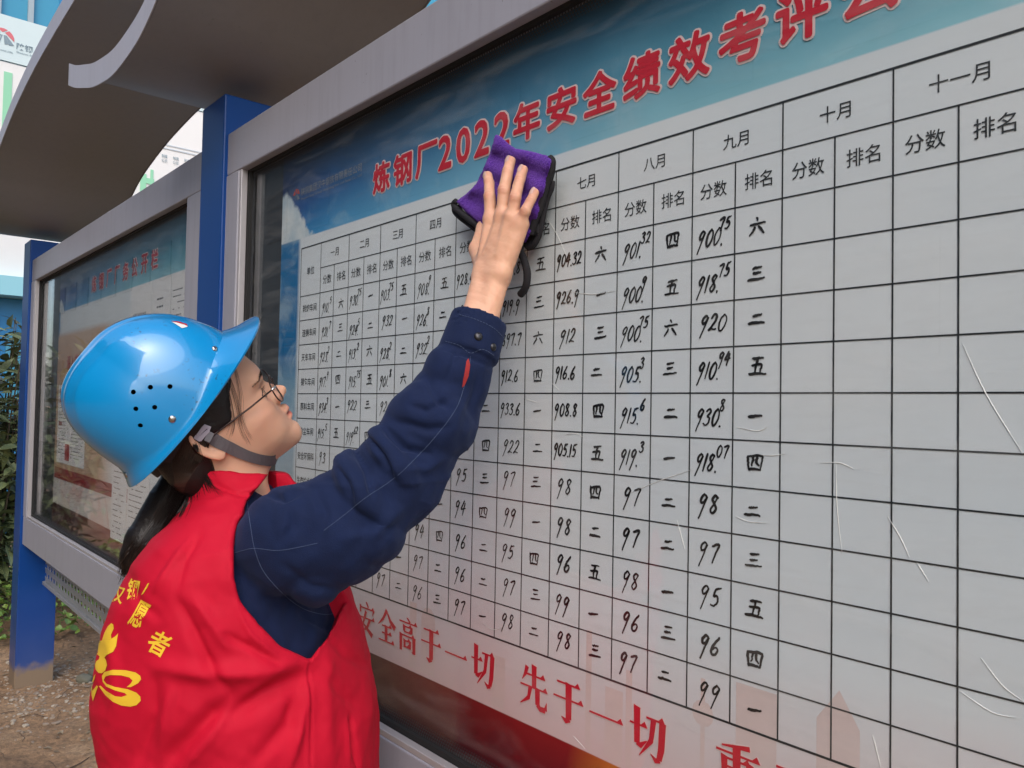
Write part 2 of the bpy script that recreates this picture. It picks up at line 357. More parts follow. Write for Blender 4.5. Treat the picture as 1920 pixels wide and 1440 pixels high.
    red=mix(mr(X,x0+.35,x0+.85),(.055,.010,.014),red)  # left end darkened to paint in the person's reflection
    fl=n.nodes.new('ShaderNodeVectorMath'); fl.operation='DISTANCE'; L(g.outputs['Position'],fl.inputs[0]); fl.inputs[1].default_value=(-.62,0,.862)
    q2=mr(fl.outputs['Value'],.15,.0); red=mix(q2,red,(.85,.32,.04))
    body=mix(mr(Zf,.899,.8975),body,red)
    edge=mr(Z,1.7215,1.724)
    if left: edge=mr(Z,1.742,1.746)
    col=mix(edge,body,sky)
    L(col,b.inputs['Base Color']); b.inputs['Roughness'].default_value=.33; b.inputs['Specular IOR Level'].default_value=.35
    bp=n.nodes.new('ShaderNodeBump'); bp.inputs['Strength'].default_value=.25; bp.inputs['Distance'].default_value=.004; L(noise(6,3),bp.inputs['Height']); L(bp.outputs[0],b.inputs['Normal'])
    return m
def sheet(x0,x1,z0,z1,y,name,m,parent,th=.0008):
    return MB().box(x0,x1,y,y+th,z0,z1).build(name,m,parent)
sheet(-1.712,.19,.797,1.93,-.0002,'printed_poster',poster_mat(-1.712,.19),B1)
sheet(-3.985,-2.262,.797,1.93,-.0002,'printed_poster',poster_mat(-3.985,-2.262,True),B2)
YP=-.0002
def flat(name,parts,m,parent,y,label=None,kind=None):
    """parts: list of (v2,f); one flat printed mesh at depth y facing the viewer"""
    mb=MB()
    for v,f in parts: mb.add([(p[0],y,p[1]) for p in v],orient(v,f))
    o=mb.build(name,m,parent)
    if label: o['label']=label
    if kind: o['kind']=kind
    return o
# title, one part per character with its pale outline
def dilated(c,a,b,z0,z1,r,ybase,n=10,ystep=.000022):
    """a bold print of a glyph: copies of the regular outline shifted round a small circle, each a hair in front of the last"""
    v,f=fitted(c,a,b,z0,z1); f=orient(v,f); mb=MB()
    for k in range(n):
        q=2*math.pi*k/n; mb.add([(p[0]+r*math.cos(q),ybase-ystep*k,p[1]+r*math.sin(q)) for p in v],f)
    mb.add([(p[0],ybase-ystep*n,p[1]) for p in v],f)
    return mb
def title(chars,m,parent,zlo,zhi,bold=.0019,halo=.0046):
    for i,(c,a,b) in enumerate(chars):
        k=bold
        o=dilated(c,a+k,b-k,zlo+k,zhi-k,bold,YP-.0014-.00030*(i%2),8).build('title_character',m,parent)
        dilated(c,a+k,b-k,zlo+k,zhi-k,halo,YP-.0004-.00040*(i%2),14).build('character_outline',M_halo,o)
T=[('炼',-1.312,-1.252),('钢',-1.240,-1.179),('厂',-1.168,-1.102),('2',-1.098,-1.060),('0',-1.048,-1.010),('2',-.999,-.961),('2',-.950,-.912),('年',-.903,-.843),('安',-.830,-.769),('全',-.757,-.695),('绩',-.684,-.622),('效',-.610,-.548),('考',-.537,-.475),('评',-.463,-.402),('公',-.390,-.328),('示',-.317,-.255),('栏',-.243,-.181)]
title(T,M_red,B1,1.760,1.819)
TL=[]
for c,xx in zip('炼钢厂厂务公开栏',np.linspace(-3.425,-2.675,8)): TL.append((c,xx-.0,xx+.068))
title(TL,M_redd,B2,1.778,1.842)
# company line and emblem, top left of the poster
M_faint=mat('pale_grey_print',(.22,.25,.30),.5)
flat('company_name',[fitted('陕钢集团汉中钢铁有限责任公司',-1.617,-1.357,1.8175,1.8345,.004),],M_faint,B1,YP-.0006)
flat('company_name',[fitted('Shaanxi Steel Group Hanzhong Iron and Steel Co., Ltd',-1.617,-1.357,1.806,1.8135)],M_faint,B1,YP-.0006)
def logo(cx,cz,r,mr,mg,parent,y,flipx=1):
    """red half disc split by pale rays over grey legs"""
    ps=[]
    N=18
    for a0,a1 in ((8,62),(70,110),(118,172)):
        pts=[(cx+r*math.cos(math.radians(a)),cz+r*math.sin(math.radians(a))) for a in np.linspace(a0,a1,8)]
        ps.append((np.array(pts+[(cx+(.25*r if a0<60 else -.25*r if a0>100 else 0),cz+r*.25)]),[tuple(range(9))]))
    o=flat('emblem_arc',ps,mr,parent,y)
    ps=[]
    for k in (-1,-.35,.35,1):
        ps.append((np.array([(cx+k*r*.22,cz+r*.2),(cx+k*r*.22+.07*r,cz+r*.2),(cx+k*r*.95+.12*r,cz-.55*r),(cx+k*r*.75-.05*r,cz-.62*r)]),[(0,1,2,3)]))
    flat('emblem_legs',ps,mg,parent,y)
M_logor=mat('logo_red',(.45,.06,.04),.5); logo(-1.641,1.822,.016,M_logor,M_faint,B1,YP-.0006)
# slogan in a heavy serif hand-built from strokes: (kind, coordinates) in a 10 x 10 box, y up
SONG={
'安':[('d',4.4,9.9,5.7,8.6,.9),('v',1.2,6.4,8.4,.8),('h',1.4,9.2,8.0),('t',[(9.2,8.2),(8.3,6.4)],[1.0,.2]),('h',.4,9.6,5.0),('t',[(4.6,7.2),(3.0,3.2)],[1.3,.9]),('t',[(3.0,3.2),(8.6,.3)],[.6,1.6]),('t',[(7.0,5.0),(5.4,2.2),(1.0,.2)],[1.3,1.1,.2])],
'全':[('t',[(5.0,9.9),(3.0,7.0),(.3,4.9)],[1.3,1.0,.2]),('t',[(5.0,9.6),(7.0,7.0),(9.7,5.3)],[.5,1.2,1.7]),('h',2.5,7.8,5.0),('h',2.5,7.8,2.9),('h',.8,9.4,.6),('v',5.0,.6,5.0,1.4)],
'高':[('d',4.4,9.9,5.8,8.9,1.0),('h',.5,9.5,8.5),('v',3.1,5.9,7.4,1.1),('v',6.9,5.9,7.4,1.1),('h',3.1,6.9,7.3),('h',3.1,6.9,5.8),('v',1.6,.2,4.8,1.3),('h',1.6,8.4,4.7),('v',8.4,.3,4.7,1.4),('t',[(8.4,.5),(7.2,.8)],[.6,.2]),('v',3.6,1.3,3.4,1.0),('v',6.4,1.3,3.4,1.0),('h',3.6,6.4,3.3),('h',3.6,6.4,1.6)],
'于':[('h',1.4,8.6,8.8),('h',.3,9.7,5.4),('v',5.3,1.1,8.8,1.8),('t',[(5.6,1.2),(4.4,.5),(3.0,1.2)],[1.4,1.2,.15])],
'一':[('h',.2,9.8,4.9)],
'切':[('h',.3,4.8,6.3),('v',2.3,2.4,9.7,1.5),('t',[(2.3,2.6),(3.2,2.2),(4.9,3.6)],[1.2,1.2,.2]),('h',4.7,9.3,8.4),('t',[(8.9,8.4),(8.6,3.0),(8.1,.8)],[1.7,1.6,1.3]),('t',[(8.2,.9),(7.2,.4),(5.9,1.4)],[1.3,1.1,.15]),('t',[(6.6,8.4),(6.0,4.0),(3.0,.2)],[1.4,1.2,.2])],
'先':[('t',[(2.6,9.5),(2.0,7.6),(.9,6.0)],[1.3,1.0,.2]),('h',2.1,8.8,7.7),('h',.3,9.7,4.9),('v',5.2,4.9,9.9,1.5),('t',[(3.9,4.9),(3.3,2.2),(.4,.2)],[1.3,1.1,.2]),('v',6.5,1.2,4.9,1.5),('t',[(6.5,1.4),(7.4,.6),(9.2,.7)],[1.3,1.3,1.3]),('t',[(9.2,.7),(9.6,2.6)],[1.2,.15])],
'重':[('t',[(7.6,9.8),(1.6,8.9)],[1.0,.3]),('h',.4,9.6,7.9),('v',2.3,3.4,6.9,1.2),('v',7.7,3.4,6.9,1.3),('h',2.3,7.7,6.8),('h',2.3,7.7,5.3),('h',2.3,7.7,3.8),('v',5.0,.4,9.2,1.5),('h',1.4,8.6,2.1),('h',.3,9.7,.4)]}
def song(c,x0,z0,s):
    parts=[]
    for st in SONG[c]:
        k=st[0]
        if k=='h':
            _,a,b,y=st; parts.append((np.array([(a,y-.22),(b,y-.22),(b,y+.22),(a,y+.22)]),[(0,1,2,3)])); parts.append((np.array([(b-1.5,y+.2),(b+.25,y-.2),(b-.55,y+1.05)]),[(0,1,2)]))
        elif k=='v':
            _,x,a,b,wd=st; parts.append((np.array([(x-wd/2,a),(x+wd/2,a),(x+wd/2,b-.1),(x+wd/2+.15,b+.1),(x-wd/2-.25,b+.45)]),[(0,1,2,3,4)]))
        elif k=='d':
            _,x,y,x2,y2,wd=st; parts.append((np.array([(x-.3,y),(x+.5,y+.1),(x2+wd/2,y2+.1),(x2-.1,y2-.5),(x2-wd/2,y2)]),[(0,4,3,2,1)]))
        else:
            _,pts,wd=st; P=np.array(pts,float); v=[]
            for i in range(len(P)):
                d=P[min(i+1,len(P)-1)]-P[max(i-1,0)]; d/=np.linalg.norm(d)+1e-9; nn=np.array([-d[1],d[0]])*wd[i]/2; v+=[P[i]+nn,P[i]-nn]
            parts.append((np.array(v),[(2*i,2*i+1,2*i+3,2*i+2) for i in range(len(P)-1)]))
    return [(p*s/10+np.array([x0,z0]),f) for p,f in parts]
for ph,xs in (('安全高于一切',-1.327),('先于一切',-.866),('重于一切',-.532)):
    for i,c in enumerate(ph):
        x=xs+i*.0690
        sub=song(c,x,.9305,.060); mb=MB()
        for j,(v,f) in enumerate(sub):
            y=YP-.0010-.00004*j; mb.add([(p[0],y,p[1]) for p in v],orient(v,f))
        o=mb.build('slogan_character',M_red,B1)
        mb=MB()   # thin pale edge behind
        for j,(v,f) in enumerate(sub):
            c0=v.mean(0)
            for k,(ox,oz) in enumerate(((.0013,0),(-.0013,0),(0,.0013),(0,-.0013))): mb.add([(p[0]+ox,YP-.0005-.000004*(4*j+k),p[1]+oz) for p in v],orient(v,f))
        mb.build('character_outline',M_halo,o)
# ------------------------------------------------------------------ table grid
TX0=-1.6086; TU=-1.5172; MP=.118184; TZ=1.6992; RP=.053011
def rx(m): return TX0 if m<0 else TU+m*MP
def rz(r): return TZ-r*RP
g=MB(); lw=.00085; yg=YP-.0004
def hl(a,b,z,w=lw): g.box(a,b,yg-.0001,yg,z-w,z+w)
def vl(x,a,b,w=lw): g.box(x-w,x+w,yg-.00018,yg-.00002,a,b)
hl(rx(-1),rx(12),rz(0),.0013); hl(rx(-1),rx(12),rz(13),.0013); hl(rx(0),rx(12),rz(1))
for r in range(2,13): hl(rx(-1),rx(12),rz(r))
vl(rx(-1),rz(13),rz(0),.001); vl(rx(12),rz(13),rz(0),.001)
for m in range(0,12):
    vl(rx(m),rz(13),rz(0)); vl(rx(m+.5),rz(13),rz(1))
g.build('table_lines',M_ink,B1)
def centred(name,txt,cx,cz,h,wch=None,off=.004,m=M_ink):
    v,f=glyph(txt,off); v0,_=glyph(txt); lo=v0.min(0);hi=v0.max(0)
    s=h/.88; sx=s*(wch or 1)
    v2=(v-(lo+hi)/2)*np.array([sx,s])+np.array([cx,cz]); return flat(name,[(v2,f)],m,B1,YP-.0006)
MON='一月 二月 三月 四月 五月 六月 七月 八月 九月 十月 十一月 十二月'.split()
for i,t in enumerate(MON):
    centred('month_heading',t,rx(i+.5),rz(.5)-.001,.0165,1.0)
    centred('score_heading','分 数'.replace(' ',''),rx(i+.25),rz(1.5),.0175,.95); centred('rank_heading','排名',rx(i+.75),rz(1.5),.0175,.95)
centred('unit_heading','单位',(rx(-1)+rx(0))/2,rz(1),.0165,.95)
ROWS='转炉车间 连铸车间 天车车间 钢包车间 原料车间 除尘车间 安全环保科 生产技术室 设备管理室 综合办公室 质量管理室'.split()
for i,t in enumerate(ROWS): centred('row_heading',t,(rx(-1)+rx(0))/2+(-.001 if len(t)>4 else 0),rz(2.5+i)-.001,.0155,.92 if len(t)==4 else .86,.008)
# ------------------------------------------------------------------ handwriting: stroked marker lines
HW={'0':[[(.5,1),(.2,.8),(.1,.4),(.3,.03),(.6,.05),(.85,.4),(.8,.8),(.5,1)]],
'1':[[(.55,1),(.45,.5),(.35,0)]],
'2':[[(.12,.78),(.35,1),(.7,.9),(.68,.6),(.35,.25),(.05,.03),(.35,.1),(.85,.04)]],
'3':[[(.15,.88),(.5,1),(.75,.82),(.4,.56),(.75,.42),(.72,.12),(.35,0),(.08,.12)]],
'4':[[(.5,1),(.25,.65),(.08,.35),(.5,.38),(.9,.42)],[(.75,.85),(.62,.4),(.5,-.08)]],
'5':[[(.35,.95),(.25,.55),(.6,.6),(.78,.3),(.5,.02),(.12,.06)],[(.35,.95),(.85,1)]],
'6':[[(.72,1),(.35,.65),(.12,.25),(.3,0),(.65,.05),(.78,.3),(.5,.45),(.2,.28)]],
'7':[[(.12,.88),(.5,.97),(.85,.95),(.62,.5),(.45,-.05)]],
'8':[[(.75,.88),(.45,1),(.22,.8),(.5,.52),(.78,.25),(.5,0),(.2,.18),(.45,.5),(.75,.88)]],
'9':[[(.75,.85),(.45,1),(.15,.78),(.25,.52),(.55,.58),(.78,.88),(.6,.4),(.3,-.35)]],
'.':[[(.4,.0),(.5,-.06)]],
'一':[[(.05,.47),(.5,.5),(.95,.54)]],
'二':[[(.28,.72),(.5,.73),(.74,.76)],[(.05,.28),(.5,.3),(.95,.27)]],
'三':[[(.28,.88),(.5,.9),(.76,.92)],[(.3,.58),(.5,.59),(.70,.61)],[(.03,.2),(.5,.22),(.97,.24)]],
'四':[[(.06,.88),(.1,.5),(.16,.08)],[(.08,.86),(.5,.92),(.9,.9),(.88,.5),(.82,.1)],[(.38,.86),(.36,.6),(.3,.32)],[(.6,.86),(.6,.5),(.72,.36)],[(.16,.14),(.5,.15),(.84,.12)]],
'五':[[(.2,.92),(.5,.94),(.82,.96)],[(.52,.93),(.42,.5),(.36,.06)],[(.18,.56),(.5,.6),(.76,.58),(.72,.3),(.7,.06)],[(.0,.04),(.5,.06),(1.0,.0)]],
'六':[[(.48,1.0),(.55,.86)],[(.04,.64),(.5,.68),(.96,.70)],[(.36,.46),(.26,.25),(.08,.02)],[(.62,.46),(.78,.25),(.92,.04)]]}
def cr(P,n=4):
    P=[np.array(p) for p in P]; out=[]
    for i in range(len(P)-1):
        a,b,c,d=P[max(i-1,0)],P[i],P[i+1],P[min(i+2,len(P)-1)]
        for j in range(n):
            t=j/n; out.append(.5*((2*b)+(-a+c)*t+(2*a-5*b+4*c-d)*t*t+(-a+3*b-3*c+d)*t**3))
    out.append(P[-1]); return np.array(out)
def scrawl(txt,x,z,h,wd,thick,slant,parts,R,sep=1.0):
    for ch in txt:
        wch=wd*(.42 if ch=='1' else .45 if ch=='.' else 1)
        cjk=ch in '一二三四五六'
        for st in HW[ch]:
            P=cr(st); P=P+R.normal(0,.012,P.shape); P=P+R.normal(0,.02,2)
            x_=x+P[:,0]*wch+(P[:,1]*h*slant); z_=z+P[:,1]*h+(P[:,0]*.04*h)
            Q=np.stack([x_,z_],1); N=len(Q); v=[]; 
            ph=R.uniform(.8,1.15)
            for i in range(N):
                d=Q[min(i+1,N-1)]-Q[max(i-1,0)]; d/=np.linalg.norm(d)+1e-12; nn=np.array([-d[1],d[0]])
                tt=thick*ph*(1.12-.35*abs(2*i/(N-1)-.6)); v+=[Q[i]+nn*tt,Q[i]-nn*tt]
            f=[(2*i,2*i+1,2*i+3,2*i+2) for i in range(N-1)]
            # round ends
            for e,s_ in ((0,-1),(N-1,1)):
                d=(Q[1]-Q[0]) if e==0 else (Q[-1]-Q[-2]); d/=np.linalg.norm(d)+1e-12; nn=np.array([-d[1],d[0]]); tt=thick*ph*.8
                k=len(v); v+=[Q[e]+nn*tt,Q[e]-nn*tt,Q[e]+s_*d*tt-nn*tt*.5,Q[e]+s_*d*tt+nn*tt*.5]; f.append((k,k+1,k+2,k+3))
            parts.append((np.array(v),f))
        x+=wch*1.08*sep+(.001 if ch=='1' else 0)
    return x
DATA={0:'910.^5 六;921.^7 三;923.^2 二;917.^9 四;934.^3 一;915.^5 五;93 三;95 二;96 四;97 一;96 二',
1:'930.^75 一;924.^5 二;913.^2 六;915.^75 五;922 三;919.^62 四;95 三;96 二;94 四;98 一;97 二',
2:'903.^75 五;932 一;928.^2 二;901.^8 六;926 三;917 四;96 二;97 一;93 四;98 一;97 二',
3:'908.^9 五;926.^8 二;932.^2 一;905.^6 六;921 三;918 四;96 二;97 一;94 四;97 二;96 三',
4:'928.4 一;921 二;910 五;908 六;926 二;926 四;95 三;94 四;96 二;96 二;97 一',
5:'918.8 五;919.9 三;897.7 六;912.6 四;933.6 一;922 二;97 三;99 一;95 四;97 三;98 二',
6:'904.32 六;926.9 一;912 三;916.6 二;908.8 四;905.15 五;98 四;98 二;96 五;99 一;98 三',
7:'901.^32 四;900.^9 五;900.^75 六;905.^3 三;915.^6 二;919.^3 一;97 二;97 二;98 一;96 三;97 二',
8:'900.^75 六;918.^75 三;920 二;910.^94 五;930.^8 一;918.^07 四;98 二;97 三;95 五;96 四;99 一'}
R9=np.random.default_rng(3)
for m,s in DATA.items():
    for r,cell in enumerate(s.split(';')):
        sc,rk=cell.split(' ')
        x0=rx(m); zc=rz(2.5+r); parts=[]; thick=.00135 if m>=6 else .00108
        jx,jz=R9.normal(0,.0015),R9.normal(0,.0015)
        if '^' in sc:
            a,b=sc.split('^'); e=scrawl(a,x0+.007+jx,zc-.013+jz,.019,.0100,thick,.28,parts,R9); scrawl(b,x0+(.040 if len(b)==1 else .037)+jx,zc+.004+jz,.0135,.0075,thick,.2,parts,R9)
        elif '.' in sc:
            n=len(sc); scrawl(sc,x0+.004,zc-.007+jz,.0165,.0096 if n<6 else .0085,thick*1.15,.15,parts,R9,.98)
        elif len(sc)==3: scrawl(sc,x0+.010+jx,zc-.009+jz,.0185,.0115,thick,.28,parts,R9)
        else: scrawl(sc,x0+.014+jx,zc-.008+jz,.0205,.0125,thick*1.1,.22,parts,R9,1.1)
        flat('handwritten_score',parts,M_marker,B1,YP-.0007)
        parts=[]; sz=.0185 if rk in '四五六' else .019
        if rk=='一': scrawl(rk,x0+MP*.5+.020+jx,zc-.010+jz,.019,.017,thick*1.2,0,parts,R9)
        else: scrawl(rk,x0+MP*.5+.018+jx,zc-.009+jz,sz,.0205,thick*1.15,.05,parts,R9)
        flat('handwritten_rank',parts,M_marker,B1,YP-.0007)
# faint printed skyline at the foot of the poster
sk_=[]
def sq(a,b,c,d): sk_.append((np.array([(a,c),(b,c),(b,d),(a,d)]),[(0,1,2,3)]))
SKY=[(-1.155,-1.135,.909,1.02),(-1.12,-1.08,.909,1.0),(-.93,-.90,.909,.985),(-.735,-.725,.909,1.065),(-.70,-.67,.909,1.0),(-.665,-.655,.909,1.03),(-.552,-.546,.909,1.05),(-.505,-.455,.909,1.058),(-.41,-.365,.909,1.048),(-.20,-.15,.909,1.0)]
for a,b,c,d in SKY: sq(a,b,c,d)
for cx,cz,r in ((-.549,1.01,.015),(-1.10,1.0,.02)): sk_.append((np.array([(cx+r*math.cos(t),cz+r*math.sin(t)) for t in np.linspace(0,2*math.pi,13)[:-1]]),[tuple(range(12))]))
sk_.append((np.array([(-.41,1.048),(-.365,1.048),(-.386,1.082)]),[(0,1,2)])); sk_.append((np.array([(-.29,.909),(-.20,.909),(-.235,1.0),(-.25,1.0)]),[(0,1,2,3)]))
mb=MB()
for j,(v,f) in enumerate(sk_): mb.add([(p[0],YP-.0001-.00002*(j%3)-.00001*j,p[1]) for p in v],orient(v,f))
mb.build('printed_skyline',mat('pale_rose_print',(.70,.57,.56),.4,noise=.10,nscale=20),B1)
# creases in the film
cz=MB()
def crease(pts,w=.0006):
    P=cr([(a,b) for a,b in pts],5); v=[];N=len(P)
    for i in range(N):
        d=P[min(i+1,N-1)]-P[max(i-1,0)]; d/=np.linalg.norm(d)+1e-9; nn=np.array([-d[1],d[0]])*w*math.sin(math.pi*(i+.15)/(N-.7)); v+=[(P[i][0]+nn[0],YP-.00045,P[i][1]+nn[1]),(P[i][0]-nn[0],YP-.00045,P[i][1]-nn[1]),(P[i][0],YP-.0009,P[i][1])]
    f=[]
    for i in range(N-1): a=3*i; f+=[(a+1,a+2,a+5,a+4),(a+2,a,a+3,a+5)]
    cz.add(v,f)
def wy(px,py):
    d=FW+RT*((px-960)/FPX)-UP*((py-720)/FPX); t=(0-CAM[1])/d[1]; p=CAM+d*t; return (p[0],p[2])
for c_ in ([(1806,645),(1850,740),(1918,850)],[(1537,868),(1575,868),(1603,880)],[(1568,870),(1570,950),(1580,1040)],[(1665,968),(1690,1010),(1706,1045)],[(1720,1055),(1742,1090)],[(1020,400),(1045,440),(1062,478)],[(1180,925),(1240,900),(1300,880)],[(1270,975),(1285,1030)],[(1800,1295),(1860,1335),(1905,1345)],[(1840,1233),(1880,1285),(1920,1315)],[(1637,1378),(1652,1438)],[(1380,800),(1420,808),(1440,800)],[(1420,852),(1450,854),(1475,850)],[(1060,545),(1110,552),(1155,545)],[(905,1168),(925,1180),(945,1176)],[(1076,1380),(1098,1404)],[(1380,968),(1405,978),(1440,980)],[(985,455),(1005,460)],[(1035,718),(1050,732)],[(1060,815),(1080,813),(1095,820)],[(985,748),(1010,755)]):
    crease([wy(*p) for p in c_])
cz.build('film_creases',M_grime,B1)
# tempered-glass mark
mk=[];cx,cz0=-1.862,1.727
def ring(cx,cz,r0,r1,a0=0,a1=360,n=20):
    A=np.radians(np.linspace(a0,a1,n+1)); v=[]
    for a in A: v+=[(cx+r0*math.cos(a),cz+r0*math.sin(a)),(cx+r1*math.cos(a),cz+r1*math.sin(a))]
    return (np.array(v),[(2*i,2*i+1,2*i+3,2*i+2) for i in range(n)])
flat('glass_mark',[ring(cx+.012,cz0,.0125,.0145),ring(cx+.012,cz0,.0055,.0075,50,310,10),ring(cx+.016,cz0,.003,.0045,50,310,8)],mat('etched_mark',(.12,.125,.13),.6),B1,-.0128)
# ------------------------------------------------------------------ papers in the left board
def lines(x0,x1,z0,z1,n,m,parent,y,R,h=.0035,gaps=.25):
    mb=MB(); 
    for i in range(n):
        z=z1-(z1-z0)*(i+.5)/n; x=x0; e=x1-(x1-x0)*R.uniform(0,.3)
        while x<e:
            wd=R.uniform(.006,.03); 
            if R.random()>gaps: mb.rect(x,min(x+wd,e),z-h/2,z+h/2,y)
            x+=wd+.003
    return mb.build('printed_lines',m,parent)
M_grey=mat('grey_print',(.16,.16,.18),.6); M_or=mat('orange_sheet',(.60,.33,.20),.55,noise=.15,nscale=5); M_mar=mat('maroon_print',(.28,.02,.03),.5)
RL=np.random.default_rng(11)
p=sheet(-2.884,-2.655,1.345,1.742,-.0021,'pinned_paper',M_paper,B2); flat('printed_lines',[fitted('炼钢厂组织机构图',-2.85,-2.71,1.63,1.65,.012)],M_grey,p,-.0023)
p=sheet(-2.650,-2.470,1.345,1.742,-.0024,'pinned_paper',M_paper,B2); lines(-2.63,-2.49,1.38,1.58,12,M_grey,p,-.0026,RL); lines(-2.60,-2.52,1.64,1.69,2,M_grey,p,-.0026,RL,.006,.05)
p=sheet(-2.465,-2.270,1.345,1.742,-.0019,'pinned_paper',M_paper,B2); lines(-2.45,-2.29,1.38,1.70,17,M_grey,p,-.0021,RL)
p=sheet(-3.04,-2.86,.875,1.14,-.0021,'pinned_paper',M_paper,B2); lines(-3.02,-2.88,.89,1.12,12,M_grey,p,-.0023,RL)
p=sheet(-2.85,-2.62,.90,1.15,-.0024,'pinned_paper',M_paper,B2); lines(-2.83,-2.64,.91,1.13,12,M_grey,p,-.0026,RL)
o=flat('red_heading',[fitted('深入学习贯彻党的二十大精神',-3.80,-2.95,1.485,1.545,.02)],M_redd,B2,-.0014)
p=sheet(-3.935,-3.45,1.085,1.42,-.0021,'notice_sheet',M_paper,B2,); p['label']='white sheet with dark red heading blocks'
mb=MB(); mb.rect(-3.91,-3.84,1.375,1.405,-.0023); mb.rect(-3.91,-3.83,1.345,1.362,-.0023); mb.rect(-3.80,-3.60,1.37,1.41,-.0023); mb.rect(-3.91,-3.85,1.245,1.262,-.0023); mb.build('heading_block',M_mar,p)
mb=MB(); mb.rect(-3.78,-3.70,1.10,1.17,-.0023); mb.build('red_block',M_redd,p); lines(-3.91,-3.72,1.12,1.33,14,M_grey,p,-.0022,RL); lines(-3.68,-3.47,1.11,1.36,18,M_grey,p,-.0022,RL)
MB().box(-3.97,-2.40,-.0012,-.0003,1.015,1.062).build('red_band',M_mar,B2)
# pale strip of tape and peeling paper beside the left edge
MB().box(-4.33,-4.14,-.0030,-.0022,1.16,1.905).build('pale_strip',mat('pale_grey_film',(.20,.215,.22),.4,noise=.08,nscale=6),B2)
p=sheet(-4.235,-4.16,1.525,1.575,-.0044,'small_sticker',M_paper,B2); lines(-4.225,-4.17,1.53,1.57,3,M_grey,p,-.0047,RL)
mb=MB(); RS=np.random.default_rng(5)
for k in range(13):
    cx,cz_=RS.uniform(-4.30,-4.16),RS.uniform(.88,1.14); n=9; r=RS.uniform(.012,.05)
    v=[(cx+r*RS.uniform(.4,1.1)*math.cos(2*math.pi*i/n)*.8,-.0036-.0001*k,cz_+r*RS.uniform(.5,1.4)*math.sin(2*math.pi*i/n)) for i in range(n)]
    mb.add(v,[tuple(range(n))])
mb.build('peeling_scraps',mat('scrap_grey',(.30,.30,.29),.7),B2)
# ------------------------------------------------------------------ ground
def vnoise(x,y,s,seed=0):
    r=np.random.default_rng(seed).random((64,64)); xi=np.floor(x*s).astype(int); yi=np.floor(y*s).astype(int); fx=x*s-xi; fy=y*s-yi
    fx=fx*fx*(3-2*fx); fy=fy*fy*(3-2*fy); g=lambda a,b:r[a%64,b%64]
    return (g(xi,yi)*(1-fx)+g(xi+1,yi)*fx)*(1-fy)+(g(xi,yi+1)*(1-fx)+g(xi+1,yi+1)*fx)*fy-.5
def gh(x,y):
    x=np.asarray(x,float); y=np.asarray(y,float)
    h=.06*vnoise(x,y,.9,1)+.028*vnoise(x,y,3.1,2)+.016*vnoise(x,y,8,3)+.009*vnoise(x,y,21,4)+.005*vnoise(x,y,47,5)
    return h*np.clip(1.3-np.hypot(x+3,y)/9,.15,1)-.005
xs=np.concatenate([[-160,-90,-50,-30,-20,-14,-11,-9.2],np.arange(-8.2,-5.4,.07),np.arange(-5.4,-2.0,.022),np.arange(-2.0,1.2,.08),[1.6,2.3,3.5,6,10,20,45,90,160]])
ys=np.concatenate([[-160,-90,-45,-22,-12,-7,-4.5,-3.2,-2.4],np.arange(-2,-.7,.1),np.arange(-.7,1.3,.022),np.arange(1.3,2.5,.12),[3,4,6,10,20,45,90,160]])
GX,GY=np.meshgrid(xs,ys,indexing='ij'); GZ=gh(GX,GY)
nx,ny=GX.shape; V=np.stack([GX,GY,GZ],-1).reshape(-1,3)
F=[(i*ny+j,(i+1)*ny+j,(i+1)*ny+j+1,i*ny+j+1) for i in range(nx-1) for j in range(ny-1)]
def ground_mat():
    m=mat('brown_earth',(.21,.145,.095),.95); n=m.node_tree; b=n.nodes['Principled BSDF']; L=n.links.new
    g=n.nodes.new('ShaderNodeNewGeometry')
    def nz(s,d=8,r=.65):
        t=n.nodes.new('ShaderNodeTexNoise'); t.inputs['Scale'].default_value=s; t.inputs['Detail'].default_value=d; t.inputs['Roughness'].default_value=r; L(g.outputs['Position'],t.inputs['Vector']); return t.outputs['Fac']
    r=n.nodes.new('ShaderNodeValToRGB'); e=r.color_ramp.elements; e[0].position=.3; e[0].color=(.17,.10,.055,1); e[1].position=.72; e[1].color=(.46,.31,.18,1); k=e.new(.5); k.color=(.34,.205,.108,1)
    L(nz(2.3),r.inputs[0])
    r2=n.nodes.new('ShaderNodeValToRGB'); e=r2.color_ramp.elements; e[0].position=.35; e[0].color=(.5,.5,.5,1); e[1].position=.7; e[1].color=(1.35,1.3,1.25,1); L(nz(38,6,.8),r2.inputs[0])
    mx=n.nodes.new('ShaderNodeMix'); mx.data_type='RGBA'; mx.blend_type='MULTIPLY'; mx.inputs[0].default_value=1; L(r.outputs[0],mx.inputs[6]); L(r2.outputs[0],mx.inputs[7]); L(mx.outputs[2],b.inputs['Base Color'])
    bp=n.nodes.new('ShaderNodeBump'); bp.inputs['Strength'].default_value=.9; bp.inputs['Distance'].default_value=.012; L(nz(70,8,.75),bp.inputs['Height']); L(bp.outputs[0],b.inputs['Normal'])
    return m
tag(mesh('ground',V,F,ground_mat(),None,True),kind='structure')
